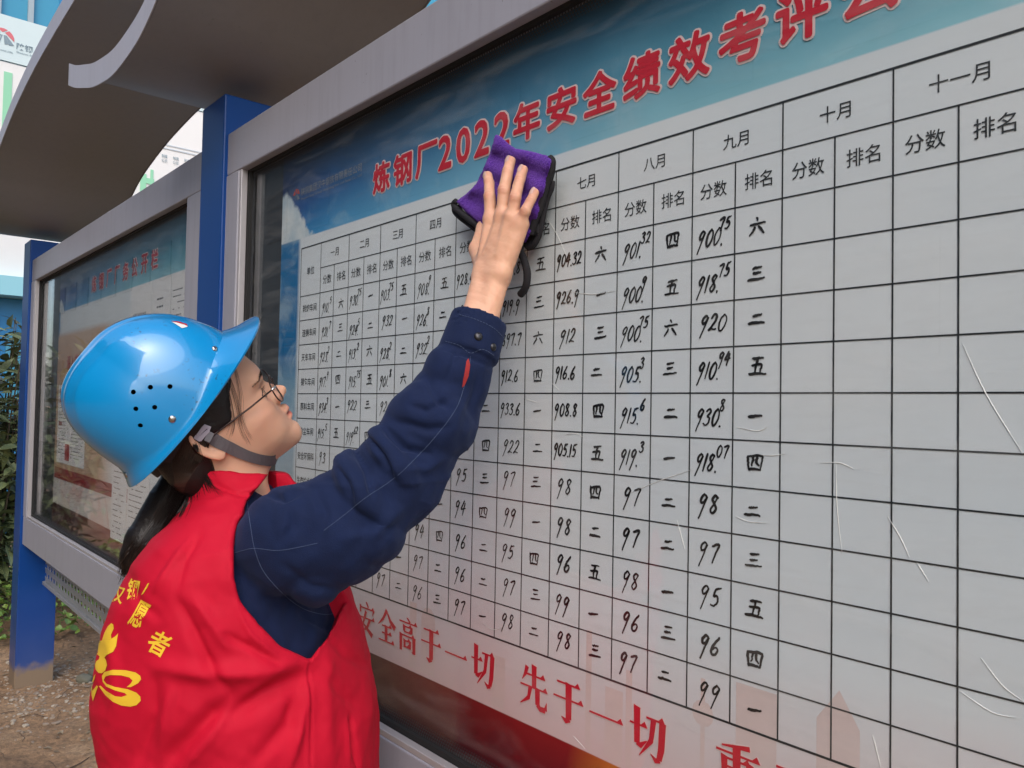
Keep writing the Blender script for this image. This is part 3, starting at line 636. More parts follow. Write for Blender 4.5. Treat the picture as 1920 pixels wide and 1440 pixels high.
# stones, twigs, dead leaves
def rock(mb,x,y,r,R):
    z=float(gh(x,y)); k=bmesh.new(); bmesh.ops.create_icosphere(k,subdivisions=1,radius=1)
    s=R.uniform(.6,1.3,3)*np.array([1,1,.55]); a=R.uniform(0,6.28); 
    v=[]
    for p in k.verts:
        q=np.array(p.co)*s*R.uniform(.75,1.2)*r; v.append((x+q[0]*math.cos(a)-q[1]*math.sin(a),y+q[0]*math.sin(a)+q[1]*math.cos(a),z+q[2]+r*.12))
    f=[tuple(vv.index for vv in ff.verts) for ff in k.faces]; k.free(); mb.add(v,f)
R=np.random.default_rng(21); mb=MB(); mb2=MB()
for i in range(900):
    x,y=R.uniform(-5.8,-2.2),R.uniform(-.6,1.0)
    rock(mb if R.random()<.6 else mb2,x,y,abs(R.normal(.003,.003))+.0015,R)
for i in range(650):   # gravel spilled round the post foot
    x,y=-4.33+R.normal(0,.28),.05+R.normal(0,.20)
    rock(mb if R.random()<.5 else mb2,x,y,abs(R.normal(.005,.004))+.002,R)
tag(mb.build('gravel',mat('brown_stone',(.27,.20,.14),.9,noise=.35,nscale=30),None),kind='stuff')
tag(mb2.build('pale_gravel',mat('pale_stone',(.38,.31,.23),.9,noise=.3,nscale=30),None),kind='stuff')
for (x,y,r,lb) in ((-4.36,.30,.045,'greenish stone lying just behind the muddy blue post foot'),(-4.28,.22,.036,'rounded brown stone between the greenish stone and the post foot'),(-4.12,.36,.026,'small pale stone furthest along the skirt from the post foot')):
    mb=MB(); k=bmesh.new(); bmesh.ops.create_icosphere(k,subdivisions=3,radius=1); z=float(gh(x,y)); Q=[]
    for p in k.verts:
        q=np.array(p.co); d=1+.25*float(vnoise(np.array(q[0]*2+x*9),np.array(q[1]*2+q[2]*1.7),1.3,9)); Q.append((x+q[0]*r*1.3*d,y+q[1]*r*d,z+q[2]*r*.7*d+r*.25))
    mb.add(Q,[tuple(v.index for v in f.verts) for f in k.faces]); k.free()
    o=mb.build('stone',mat('stone',(.15,.14,.10),.9,noise=.3,nscale=20,bump=.5),None,True); tag(o,lb,'stone','stones by the post foot')
M_twig=mat('twig_brown',(.09,.055,.035),.9); mb=MB()
for i in range(90):
    x,y=R.uniform(-5.2,-2.6),R.uniform(-.5,.7); a=R.uniform(0,6.28); L_=R.uniform(.03,.12); pts=[]
    for k in range(6):
        xx=x+math.cos(a)*L_*k/5; yy=y+math.sin(a)*L_*k/5; a+=R.normal(0,.12); pts.append((xx,yy,float(gh(xx,yy))+.004+R.uniform(0,.006)))
    mb.tube(pts,R.uniform(.0007,.0017),4)
tag(mb.build('twig_litter',M_twig,None),kind='stuff')
def zp(px,py,z=.01):
    d=FW+RT*((px-960)/FPX)-UP*((py-720)/FPX); t=(z-CAM[2])/d[2]; return CAM+d*t
mb=MB(); pts=[zp(*p) for p in ((86,1427),(105,1427),(125,1421),(150,1410),(168,1400))]; mb.tube([(p[0],p[1],float(gh(p[0],p[1]))+.005) for p in pts],[.002,.0028,.003,.0025,.0015],6)
pts=[zp(*p) for p in ((92,1404),(100,1412),(108,1422))]; mb.tube([(p[0],p[1],float(gh(p[0],p[1]))+.008) for p in pts],.0013,5)
tag(mb.build('fallen_twig',M_twig,None),'thin forked brown twig lying on the bare earth at the lower left','twig')
def leaf(mb,p,d,n,L_,W_,bend=.25):
    d=Vector(d).normalized(); n=Vector(n); s=d.cross(n); s=s.normalized() if s.length>1e-5 else d.orthogonal().normalized(); n=s.cross(d)
    v=[];p=Vector(p)
    for t,wf in ((0,.08),(.3,.9),(.62,.85),(1,.02)):
        c=p+d*(L_*t)-n*(bend*L_*t*t); v+=[c-s*(W_*wf*.5)+n*(W_*.12*wf),c,c+s*(W_*wf*.5)+n*(W_*.12*wf)]
    f=[]
    for i in range(3): a=i*3; f+=[(a,a+1,a+4,a+3),(a+1,a+2,a+5,a+4)]
    mb.add([tuple(q) for q in v],f)
def leaf_mat(name,c1,c2):
    m=mat(name,c1,.45); n=m.node_tree; b=n.nodes['Principled BSDF']; g=n.nodes.new('ShaderNodeNewGeometry'); mx=n.nodes.new('ShaderNodeMix'); mx.data_type='RGBA'; mx.inputs[6].default_value=tuple(c1)+(1,); mx.inputs[7].default_value=tuple(c2)+(1,)
    n.links.new(g.outputs['Random Per Island'],mx.inputs[0]); n.links.new(mx.outputs[2],b.inputs['Base Color']); return m
# dead leaves and sprigs on the soil
mb=MB()
for i in range(260):
    x,y=R.uniform(-5.6,-2.6),R.uniform(-.5,.9); leaf(mb,(x,y,float(gh(x,y))+.006),R.normal(0,1,3)*[1,1,.15],(R.normal(0,.3),R.normal(0,.3),1),R.uniform(.012,.035),R.uniform(.008,.016),.1)
tag(mb.build('leaf_litter',leaf_mat('dead_leaf',(.13,.085,.045),(.28,.21,.12)),None),kind='stuff')
# ------------------------------------------------------------------ shrub and creeper beyond the far post
M_lf=leaf_mat('shrub_leaf',(.035,.05,.02),(.19,.22,.09)); M_lf2=leaf_mat('creeper_leaf',(.08,.15,.02),(.22,.33,.06)); M_stem=mat('stem_brown',(.07,.05,.03),.9)
def shrub(cx,cy,zt,rad,n,label,L0=.15,seed=1):
    R=np.random.default_rng(seed); e=empty('shrub',(cx,cy,0),label,'shrub','shrubs beyond the far post'); st=MB(); lf=MB()
    for k in range(26):
        a=R.uniform(0,6.28); r0=R.uniform(0,.12); tx,ty=cx+math.cos(a)*rad*R.uniform(.3,1),cy+math.sin(a)*rad*R.uniform(.3,1); tz=R.uniform(.55,1)*zt
        P0=np.array([cx+math.cos(a)*r0,cy+math.sin(a)*r0,-.03]); P3=np.array([tx,ty,tz]); P1=P0+[0,0,tz*.55]
        pts=[(1-t)**2*P0+2*t*(1-t)*P1+t*t*P3 for t in np.linspace(0,1,7)]
        st.tube([tuple(p) for p in pts],[.011,.01,.008,.007,.005,.004,.002],5)
        for j in range(n//26):
            t=R.uniform(.22,1); p=(1-t)**2*P0+2*t*(1-t)*P1+t*t*P3+R.normal(0,.045,3); d=R.normal(0,1,3)*[1,1,.5]+np.array([0,0,.15]); leaf(lf,p,d,(R.normal(0,.4),R.normal(0,.4),1),L0*R.uniform(.6,1.25),L0*.34*R.uniform(.7,1.2),.3)
    st.build('stem',M_stem,e); lf.build('leaf_mass',M_lf,e); e.children[-1]['kind']='stuff'
    return e
shrub(-5.75,.02,1.95,.42,1100,'dark broad leaved shrub at the left picture edge beyond the far post',seed=2)
shrub(-6.25,.62,1.75,.50,900,'dark shrub standing behind the far blue post, half hidden by it',seed=3)
shrub(-6.6,-.55,1.9,.5,900,'dark shrub just outside the left picture edge behind the first shrub',seed=4)
mb=MB()
for i in range(5200):
    x,y=R.uniform(-6.7,-5.05),R.uniform(-.9,1.5); h=.42*math.exp(-((x+5.8)/.55)**2)*R.uniform(.15,1.0)+.02
    if x>-5.25 and R.random()<.5: continue
    leaf(mb,(x,y,float(gh(x,y))+h),R.normal(0,1,3)*[1,1,.3],(R.normal(0,.5),R.normal(0,.5),1),R.uniform(.025,.06),R.uniform(.025,.05),.2)
tag(mb.build('creeper',M_lf2,None),kind='stuff')
mb=MB()
for (x0,y0,x1,y1,h) in ((-4.42,.62,-4.5,.30,.34),(-4.95,.12,-5.3,.22,.30),(-4.75,.5,-4.9,.3,.25)): mb.tube([(x0,y0,0),((x0+x1)/2,(y0+y1)/2,h*.6),(x1,y1,h)],[.003,.0022,.001],5)
tag(mb.build('dry_stalks',M_twig,None),kind='stuff')
# ------------------------------------------------------------------ sign wall and blue building at the back left
XW=-9.0
M_white=mat('white_sign_panel',(.80,.79,.76),.5,noise=.03); M_head=mat('pale_teal_panel',(.62,.74,.74),.5,noise=.03); M_gn=mat('pale_green_print',(.30,.66,.42),.5); M_gl=mat('pale_line',(.55,.60,.64),.5)
e=empty('billboard',(XW,2.5,2.5),'huge white information wall with red emblem, pale green bars and small print','billboard')
def xbox(name,y0,y1,z0,z1,m,par,d=0.,th=.04): return MB().box(XW+d-th,XW+d,y0,y1,z0,z1).build(name,m,par)
xbox('white_panel',.22,7.0,2.54,4.625,M_white,e); xbox('header_panel',.22,7.0,4.635,5.08,M_head,e,.01)
for y0,y1,z0,z1 in ((.43,.50,3.85,4.53),(1.70,1.76,3.2,3.80),(1.80,1.83,3.2,3.86),(1.72,1.84,3.70,3.76)): xbox('green_bar',y0,y1,z0,z1,M_gn,e,.006+y0*.002,.004)
for z in (4.12,4.16,4.66): xbox('panel_line',1.9,7,z,z+.012,M_gl,e,.0075,.004)
for z in (3.62,3.42,3.2): xbox('panel_line',1.86,7,z,z+.01,M_gl,e,.007,.004)
def xtext(name,txt,y0,y1,z0,z1,m,d=.012,off=.01):
    v,f=fitted(txt,y0,y1,z0,z1,off); mb=MB(); mb.add([(XW+d,p[0],p[1]) for p in v],orient(v,f)); return mb.build(name,m,e)
M_gt=mat('grey_lettering',(.22,.30,.34),.5)
xtext('lettering',"陕钢",.525,.66,4.775,4.84,M_gt,.013,.02)
xtext('lettering',"集团汉钢公司",.70,1.10,4.775,4.84,M_gt,.013,.02)
xtext('lettering',"Shaanxi Steel",.525,.70,4.74,4.757,M_gt,.013)
xtext('lettering',"SHAANXI STEEL",.36,.50,4.72,4.735,M_gt,.013)
for yy in (1.94,2.06,2.18,2.30,2.42): xtext('lettering','制度',yy-.03,yy+.03,4.02,4.055,M_gt,.009); xtext('lettering','公示',yy-.03,yy+.03,3.97,4.005,M_gt,.009)
ps=[];pg=[]
cy,cz_=.405,4.85;r=.10
def yarc(a0,a1): return [(cy+r*math.cos(math.radians(a)),cz_+r*.95*math.sin(math.radians(a))) for a in np.linspace(a0,a1,9)]
mb=MB()
for k,(a0,a1,bx) in enumerate(((-8,58,.02),(64,116,0),(122,188,-.02))):
    pts=yarc(a0,a1)+[(cy+bx,cz_+.055)]; mb.add([(XW+.013,p[0],p[1]) for p in pts],[tuple(range(len(pts)))])
mb.build('emblem_arc',mat('emblem_red',(.66,.16,.18),.5),e)
mb=MB()
for k in (-1.0,-.42,.42,1.0):
    pts=[(cy+k*.022,cz_+.03),(cy+k*.022+.012,cz_+.03),(cy+k*.085+.016,cz_-.05),(cy+k*.062-.006,cz_-.06)]; mb.add([(XW+.013,p[0],p[1]) for p in pts],[(0,1,2,3)])
mb.build('emblem_legs',M_gt,e)
e2=empty('site_building',(-9.6,3,0),'blue site building with a glazed blue upper storey and pale cyan eave band','building')
M_cb=mat('blue_cladding',(.02,.22,.48),.4,noise=.08,nscale=2); M_cy=mat('pale_cyan_eave',(.30,.62,.70),.45); M_bg=mat('tinted_window',(.06,.30,.45),.1); M_fr=mat('grey_mullion',(.35,.42,.45),.4)
MB().box(-10.4,-9.15,.1,7.2,-.2,2.34).build('wall',M_cb,e2); MB().box(-10.2,-8.86,.0,7.3,2.345,2.53).build('eave',M_cy,e2)
MB().box(-10.6,-9.6,.1,7.2,2.54,7.5).build('upper_wall',M_bg,e2)
for k in range(24):
    y=.12+k*.29; MB().box(-9.598,-9.55,y,y+(.05 if k%3 else .12),5.0,7.4).build('mullion',M_fr if k%3 else M_cb,e2)
for k in range(10): MB().box(-9.148,-9.10,-.0+.4+k*.74,.47+k*.74,.0,2.33).build('pilaster',M_fr,e2)
for k in range(9): MB().box(-9.145,-9.13,.55+k*.74,.95+k*.74,.9,2.0).build('window',M_bg,e2)

# ------------------------------------------------------------------ added unseen shed, put in so the glass mirrors something dark
e3=empty('added_factory_shed',(-20,-13,0),'added long grey shed, unseen, there only to darken the board glass reflections','building')
M_sh=mat('grey_green_cladding',(.075,.085,.085),.6,noise=.2,nscale=.6); M_sw=mat('dark_pane',(.05,.055,.06),.8); M_sr=mat('shed_roof',(.05,.055,.06),.6)
MB().box(-62,9,-17,-11,-.2,11.6).build('wall',M_sh,e3); MB().box(-62.3,9.3,-17.3,-10.6,11.61,12.1).build('roof',M_sr,e3)
for k in range(22):
    for z in (2.2,7.0): MB().box(-60+k*3.0,-58.4+k*3.0,-10.995,-10.95,z,z+1.7).build('window',M_sw,e3)
# ------------------------------------------------------------------ implicit-surface tools (numpy)
def c2w(P): P=np.asarray(P); return CAM+P[...,0:1]*RT+P[...,1:2]*UP+P[...,2:3]*FW
def cp(px,py,t): return np.array([(px-960)/FPX*t,-(py-720)/FPX*t,t])
def smin(a,b,k): h=np.clip(.5+.5*(b-a)/k,0,1); return b*(1-h)+a*h-k*h*(1-h)
def smax(a,b,k): return -smin(-a,-b,k)
def sph(P,c,r): return np.linalg.norm(P-np.array(c),axis=-1)-r
def ell(P,c,r,R=None):
    q=P-np.array(c); 
    if R is not None: q=q@R
    r=np.array(r,float); k0=np.linalg.norm(q/r,axis=-1); k1=np.linalg.norm(q/(r*r),axis=-1); return k0*(k0-1)/np.maximum(k1,1e-9)
def cone(P,a,b,ra,rb):
    a=np.array(a,float); b=np.array(b,float); ab=b-a; h=np.clip(((P-a)@ab)/(ab@ab),0,1); return np.linalg.norm(P-(a+h[...,None]*ab),axis=-1)-(ra+(rb-ra)*h)
def nets(fn,lo,hi,h,chunk=40):
    """naive surface nets of fn(P)<0 on a grid"""
    lo=np.array(lo,float); n=np.ceil((np.array(hi)-lo)/h).astype(int)+1
    # coarse pass skips empty slabs
    ax=[lo[i]+h*np.arange(n[i]) for i in range(3)]
    D=np.empty(tuple(n),np.float32)
    for i in range(0,n[0],chunk):
        X,Y,Z=np.meshgrid(ax[0][i:i+chunk],ax[1],ax[2],indexing='ij'); D[i:i+chunk]=fn(np.stack([X,Y,Z],-1).reshape(-1,3)).reshape(X.shape)
    S=D<0
    c=np.zeros((n[0]-1,n[1]-1,n[2]-1),int)
    for dx in (0,1):
        for dy in (0,1):
            for dz in (0,1): c+=S[dx:n[0]-1+dx,dy:n[1]-1+dy,dz:n[2]-1+dz]
    act=(c>0)&(c<8); I=np.argwhere(act); idx=-np.ones(act.shape,int); idx[act]=np.arange(len(I))
    acc=np.zeros((len(I),3)); cnt=np.zeros(len(I))
    cor=[(0,0,0),(1,0,0),(0,1,0),(1,1,0),(0,0,1),(1,0,1),(0,1,1),(1,1,1)]
    for a in range(8):
        for b in range(a+1,8):
            d=np.array(cor[b])-np.array(cor[a])
            if abs(d).sum()!=1: continue
            A=I+cor[a]; B=I+cor[b]; va=D[A[:,0],A[:,1],A[:,2]]; vb=D[B[:,0],B[:,1],B[:,2]]; m=(va<0)!=(vb<0)
            t=np.where(m,va/np.where(m,va-vb,1),0)[:,None]; acc+=np.where(m[:,None],np.array(cor[a])+t*d,0); cnt+=m
    V=lo+h*(I+acc/cnt[:,None]); F=[]
    for axis in range(3):
        o=[k for k in range(3) if k!=axis]
        sl0=[slice(None)]*3; sl1=[slice(None)]*3; sl0[axis]=slice(0,n[axis]-1); sl1[axis]=slice(1,n[axis])
        e=S[tuple(sl0)]!=S[tuple(sl1)]; E=np.argwhere(e); m=(E[:,o[0]]>0)&(E[:,o[1]]>0)&(E[:,o[0]]<n[o[0]]-1)&(E[:,o[1]]<n[o[1]]-1); E=E[m]
        def g(a,b):
            q=E.copy(); q[:,o[0]]-=a; q[:,o[1]]-=b; return idx[q[:,0],q[:,1],q[:,2]]
        Q=np.stack([g(1,1),g(0,1),g(0,0),g(1,0)],1); s=S[tuple(E.T)]
        if axis==1: s=~s
        Q=np.where(s[:,None],Q,Q[:,::-1]); F.append(Q)
    return V,np.concatenate(F)
def nmesh(name,V,F,m,parent,smooth=True,world=True):
    """V in camera-frame metres"""
    W=c2w(V) if world else V
    me=bpy.data.meshes.new(name); me.vertices.add(len(W)); me.vertices.foreach_set('co',np.asarray(W,np.float32).ravel()); 
    me.loops.add(len(F)*4); me.loops.foreach_set('vertex_index',F.ravel().astype(np.int32)); me.polygons.add(len(F)); me.polygons.foreach_set('loop_start',np.arange(0,len(F)*4,4,dtype=np.int32)); 
    me.update(calc_edges=True); me.validate()
    return link(name,me,m,parent,smooth)
def relax(V,F,n=1,lam=.5):
    for _ in range(n):
        A=np.zeros_like(V); c=np.zeros(len(V))
        for a,b in ((0,1),(1,2),(2,3),(3,0)):
            np.add.at(A,F[:,a],V[F[:,b]]); np.add.at(c,F[:,a],1); np.add.at(A,F[:,b],V[F[:,a]]); np.add.at(c,F[:,b],1)
        V=V+(A/np.maximum(c,1)[:,None]-V)*lam
    return V
def rot(ax,a):
    c,s=math.cos(a),math.sin(a)
    return {'x':np.array([[1,0,0],[0,c,-s],[0,s,c]]),'y':np.array([[c,0,s],[0,1,0],[-s,0,c]]),'z':np.array([[c,-s,0],[s,c,0],[0,0,1]])}[ax]
# cam-frame axes: x right, y up, z away.  head-local axes: a forward, l to her left (away from camera), u up
B0=np.array([[1,0,0],[0,0,1],[0,1,0]]).T          # columns: images of a,l,u
def frame(pitch,yaw,roll):
    """matrix whose columns are head axes a,l,u in the camera frame"""
    Rr=rot('x',math.radians(-roll))   # top of the head tips towards the camera
    Rp=rot('z',math.radians(pitch)); Ry=rot('y',math.radians(-yaw))
    return Ry@Rp@Rr@np.array([[1,0,0],[0,0,1],[0,1,0]],float).T
HR=frame(35,20,12)
HO=cp(534,727,1.14)-HR@np.array([.1165,0,-.0035])
def h2c(L): return HO+np.asarray(L)@HR.T*.001   # head mm -> camera frame m
def c2h(P): return (P-HO)@HR*1000
def interp(z,tab):
    t=np.array(tab,float); return np.interp(z,t[:,0],t[:,1])
def spl(z,tab):
    """smooth (Catmull-Rom) interpolation of a table sorted by its first column"""
    t=np.array(tab,float); x,y=t[:,0],t[:,1]; m=np.gradient(y,x); i=np.clip(np.searchsorted(x,z)-1,0,len(x)-2); h=x[i+1]-x[i]; s=np.clip((z-x[i])/h,0,1)
    return (2*s**3-3*s**2+1)*y[i]+(s**3-2*s*s+s)*h*m[i]+(-2*s**3+3*s*s)*y[i+1]+(s**3-s*s)*h*m[i+1]
FB=[(-90,60),(-80,80),(-72,90.5),(-64,94.5),(-57,96.5),(-50,95.5),(-42,97),(-35,97.5),(-28,98),(-20,95),(-12,93),(0,90),(10,88.5),(20,88.5),(27,91),(36,95.5),(48,97.5),(67,95.5),(85,89),(110,70)]
FWD=[(-90,20),(-78,26),(-70,35),(-60,45),(-48,54),(-32,61),(-15,66),(0,69),(15,70),(35,69),(60,70),(85,66),(110,55)]
def face_sdf(L):
    a,l,u=L[:,0],L[:,1],L[:,2]
    cxs=10.; xb=spl(u,FB); w=spl(u,FWD)
    A=np.where(a>cxs,xb-cxs,62.); p=2.25
    e=(np.abs((a-cxs)/A)**p+np.abs(l/w)**p+1e-9)**(1/p); d=(e-1)*np.minimum(A,w)
    d=smax(d,u-95,10)
    # underside of the jaw: rises towards the ear
    nj=np.array([-.30,0,-.954]); d=smax(d,(L-np.array([86,0,-80]))@nj-2,15)
    return d
def head_sdf(P):
    L=c2h(P); S=L*np.array([1,1,1]); al=np.abs(L[:,1]); M=np.stack([L[:,0],al,L[:,2]],1)
    d=face_sdf(L)
    d=smin(d,ell(L,(-4,0,48),(96,74,82)),16)
    d=smin(d,ell(L,(12,0,-30),(45,50,32)),18)         # jaw body
    d=smin(d,ell(M,(62,41,-6),(24,19,17)),20)         # cheek
    d=smin(d,ell(M,(64,32,-34),(20,20,22)),18)
    d=smin(d,ell(L,(72,0,-56),(24,30,22)),16)
    d=smin(d,ell(L,(89,0,38),(9,44,12)),16)            # brow
    # eye sockets
    d=smax(d,-ell(M,(95,32,15),(11,17,10)),9)
    # eyeball with lids
    d=smin(d,ell(M,(76.5,31,15),(13.2,14.5,12.6)),4)
    # nose
    n=cone(L,(92,0,22),(107,0,-3),4.8,7.2); n=smin(n,sph(L,(109.8,0,-3.5),7.8),4); n=smin(n,ell(M,(102,9.2,-7),(8.5,6.2,6.3)),4); n=smin(n,cone(L,(104,0,-8),(98,0,-14),4,5),4)
    n=smin(n,cone(M,(86,7,14),(96,10,-3),7.5,7.5),8)
    d=smin(d,n,6)
    d=smax(d,-ell(M,(105,6.0,-14.0),(5.2,3.0,3.4)),1.6)     # nostrils
    # philtrum & lips
    d=smax(d,-ell(L,(104,0,-21),(3.0,2.2,6)),2.5)
    d=smin(d,ell(L,(97.6,0,-28.3),(6.6,20,4.6)),3.2); d=smin(d,ell(M,(99.3,6,-28.0),(6.2,9,4.0)),3)
    d=smin(d,ell(L,(97.3,0,-39),(7.2,18,5.4)),3.5)
    d=smax(d,-ell(L,(104,0,-33.4),(9,25,.9)),1.2)
    d=smax(d,-ell(L,(104,0,-48.5),(5.5,15,3.6)),6)      # fold under the lip
    d=smin(d,ell(L,(87,0,-64),(10,19,12)),12)            # chin
    # ears
    for s in (-1,1):
        Q=L.copy(); Q[:,1]*=s    # now ear is at +l
        q=(Q-np.array([-9,70,13]))/.82; ang=math.radians(8); ca,sa=math.cos(ang),math.sin(ang)
        x=q[:,0]*ca+q[:,2]*sa; z=-q[:,0]*sa+q[:,2]*ca; y=q[:,1]-.35*(-x)*.9
        zz=z/30; ex=17-4*np.clip(-zz,0,1)
        rr=np.sqrt((x/ex)**2+zz**2); rim=np.sqrt(((rr-1)*ex*.85)**2+(y-5)**2)-3.1
        bowl=np.maximum(np.abs(y-1.5)-2.4,(rr-1)*14)
        lobe=ell(np.stack([x,y,z],1),(3,3,-24),(8,3.6,8.5))
        anti=np.sqrt(((np.sqrt((x/(ex*.55))**2+((z-2)/19)**2)-1)*9)**2+(y-4)**2)-2.2
        ear=smin(smin(rim,bowl,4),lobe,5); ear=smin(ear,anti,3); 
        ear=smax(ear,-ell(np.stack([x,y,z],1),(5,5,-4),(6,5,7)),3)
        ear=smin(ear,ell(np.stack([x,y,z],1),(10,1,-3),(4,4,5)),3)*.82
        d=smin(d,ear,4)
    # neck
    P2=P*1000
    return d
NB=cp(446,962,1.10); NT=h2c((-8,0,-30))
def neck(P): 
    d=cone(P,NT,NB,.049,.050)
    L=c2h(P); d2=ell(L,(28,0,-62),(40,34,22))*.001
    return smin(d,d2,.025)
def head_neck(P): return smin(head_sdf(P)*.001,neck(P),.016)
M_skin=None
def skin_mat():
    m=mat('skin',(.70,.39,.255),.48,noise=.05,nscale=30,bump=.08,bscale=900); n=m.node_tree; b=n.nodes['Principled BSDF']; L=n.links.new
    b.inputs['Subsurface Weight'].default_value=.18; b.inputs['Subsurface Radius'].default_value=(.012,.004,.002); b.inputs['Subsurface Scale'].default_value=.6; b.inputs['Specular IOR Level'].default_value=.4
    at_=n.nodes.new('ShaderNodeAttribute'); at_.attribute_name='flush'; 
    src=b.inputs['Base Color'].links[0].from_socket
    mx=n.nodes.new('ShaderNodeMix'); mx.data_type='RGBA'; mx.inputs[7].default_value=(.46,.10,.085,1); L(at_.outputs['Fac'],mx.inputs[0]); L(src,mx.inputs[6]); L(mx.outputs[2],b.inputs['Base Color'])
    return m
M_skin=skin_mat()
def set_attr(o,name,val):
    a=o.data.attributes.new(name,'FLOAT','POINT'); a.data.foreach_set('value',np.asarray(val,np.float32))
PERSON=empty('person',tuple(c2w(cp(440,1500,1.10))*np.array([1,1,0])),'person in red vest and navy sleeves reaching up to wipe the board glass','person')
TEST=globals().get('TEST',False)
corners=np.array([h2c((a,l,u)) for a in (-110,125) for l in (-95,95) for u in (-100,135)])
lo=np.minimum(corners.min(0),NB-.07); hi=corners.max(0)
lo=np.array([min(lo[0],NB[0]-.07),NB[1]-.02,lo[2]])
V,F=nets(head_neck,lo-.004,hi+.004,.0019)
V=relax(V,F,1,.4)
L_=c2h(V)
lipm=np.exp(-((np.abs(L_[:,1])/19)**4))*np.clip(1-np.abs(L_[:,2]+34)/9.5,0,1)**.5*(L_[:,0]>92)
lipm=np.where((L_[:,2]<-24.5)&(L_[:,2]>-44.5),lipm,0)
flush=np.clip(lipm*.95,0,.8)+.16*np.exp(-(((L_[:,0]-72)/22)**2+((L_[:,2]+8)/20)**2))*(np.abs(L_[:,1])>20)+.12*np.exp(-((L_[:,0]-110)/8)**2)
HHR=frame(51.9,16.5,11.8); HHO=cp(352,766,1.085); HSC=np.array([.925,.925,.911])
def hat_trim(v,lim=.955):
    """keeps what is worn under the hard hat inside its shell"""
    Lh=((v-HHO)@HHR*1000)/HSC; c=np.abs(Lh[:,0])/np.maximum(np.hypot(Lh[:,0],Lh[:,1]),1e-6); wf=(1+Lh[:,0]/np.maximum(np.hypot(Lh[:,0],Lh[:,1]),1e-6))/2
    p=(3.3*(1-wf)+2.05*wf)*c+2.5*(1-c); k=((np.abs(Lh[:,0])/118)**2.35+(np.abs(Lh[:,1])/103)**2.35)**(1/2.35)
    z=np.clip(Lh[:,2],0,None)/154; g=(k**p+z**p)**(1/p); s=np.where((g>lim)&(Lh[:,2]>4),lim/np.maximum(g,1e-6),1); w=np.clip((Lh[:,2]-4)/14,0,1); s=1-(1-s)*w
    return HHO+((Lh*s[:,None]*HSC)@HHR.T)*.001
V=hat_trim(V,.93)
HEAD=(V,F,np.clip(flush,0,1))
def wob(P,s,a,seed=0):
    x,y,z=P[:,0]*s,P[:,1]*s,P[:,2]*s
    return a*(np.sin(x*1.0+1.7*np.sin(y*.8+seed)+seed)*np.sin(y*1.1+1.3*np.sin(z*.9+2+seed))+.5*np.sin(2.3*x+1.1*np.sin(1.9*y)+z*1.7+seed*3))
def w2c(W): W=np.asarray(W,float)-CAM; return np.stack([W@RT,W@UP,W@FW],-1)
def yp(px,py,y):
    d=FW+RT*((px-960)/FPX)-UP*((py-720)/FPX); t=(y-CAM[1])/d[1]; return cp(px,py,t)
def pxof(P): return np.stack([960+FPX*P[:,0]/P[:,2],720-FPX*P[:,1]/P[:,2]],1)
YN=w2c(CAM+np.array([0,-1.,0]))      # board normal towards the viewer, in the camera frame
# ------------------------------------------------------------------ right hand pressing on the cloth, and its forearm
FING=[ # MCP, PIP, DIP, tip : px, py, y
 [(921,411,-.060),(918,369,-.060),(917,343,-.053),(915,330,-.047)],
 [(942,405,-.062),(945,358,-.062),(952,322,-.054),(957.5,302,-.047)],
 [(959,409,-.061),(966,371,-.061),(974,339,-.053),(981,319,-.047)],
 [(973,420,-.057),(985,396,-.057),(996,374,-.051),(1002.5,361,-.046)]]
FR=[(9.4,8.5,7.8,7.0),(9.6,8.9,8.1,7.3),(9.3,8.5,7.8,7.0),(8.6,7.4,6.7,6.0)]
FP=[[yp(*q) for q in f] for f in FING]
WR=[yp(908,516,-.074),yp(934,519,-.072)]
FA=[cp(889,600,1.095),cp(908,606,1.092)]
def hand_sdf(P):
    Q=P*1000; d=None; ff=[]
    for f,r in zip(FP,FR):
        f=[p*1000 for p in f]; c=cone(Q,f[0],f[1],r[0],r[1]); c=smin(c,cone(Q,f[1],f[2],r[1]*.97,r[2]),1.5); c=smin(c,cone(Q,f[2],f[3],r[2],r[3]),1.5)
        c=smin(c,sph(Q,f[1]+YN*.9,r[1]-.3),3); ff.append(c)
    d=ff[0]
    for c in ff[1:]: d=smin(d,c,2.2)
    pl=None; w=[WR[0]*1000,(WR[0]*.6+WR[1]*.4)*1000,(WR[0]*.35+WR[1]*.65)*1000,WR[1]*1000]
    for k,(f,r) in enumerate(zip(FP,FR)):
        c=cone(Q,f[0]*1000-YN*3,w[k]-YN*1,12.5,16.5); pl=c if pl is None else smin(pl,c,7)
        c=sph(Q,f[0]*1000+YN*1.6,8.0+(1 if k<2 else 0)); pl=smin(pl,c,9)
        c=cone(Q,f[0]*1000+YN*5.6,(f[0]*.35+WR[k//2]*.65)*1000+YN*9.5,3.4,2.8); pl=smin(pl,c,5)   # extensor tendons
    d=smin(d,pl,5)
    th=[yp(906,500,-.066)*1000,yp(896,468,-.052)*1000,yp(904,428,-.034)*1000,yp(918,398,-.026)*1000]
    t=cone(Q,th[0],th[1],14,13); t=smin(t,cone(Q,th[1],th[2],12.5,9),6); t=smin(t,cone(Q,th[2],th[3],9,8),3)
    d=smin(d,t,9)
    a=cone(Q,WR[0]*1000,FA[0]*1000,16.5,18.5); b=cone(Q,WR[1]*1000,FA[1]*1000,16,18.5); fa=smin(a,b,10)
    fa=smin(fa,cone(Q,FA[0]*1000,cp(872,675,1.078)*1000,20,22),8)
    d=smin(d,fa,9); d=smin(d,sph(Q,yp(941,512,-.076)*1000,8.0),12)
    return d*.001
pts=np.array([p for f in FP for p in f]+WR+FA+[cp(872,675,1.078)])
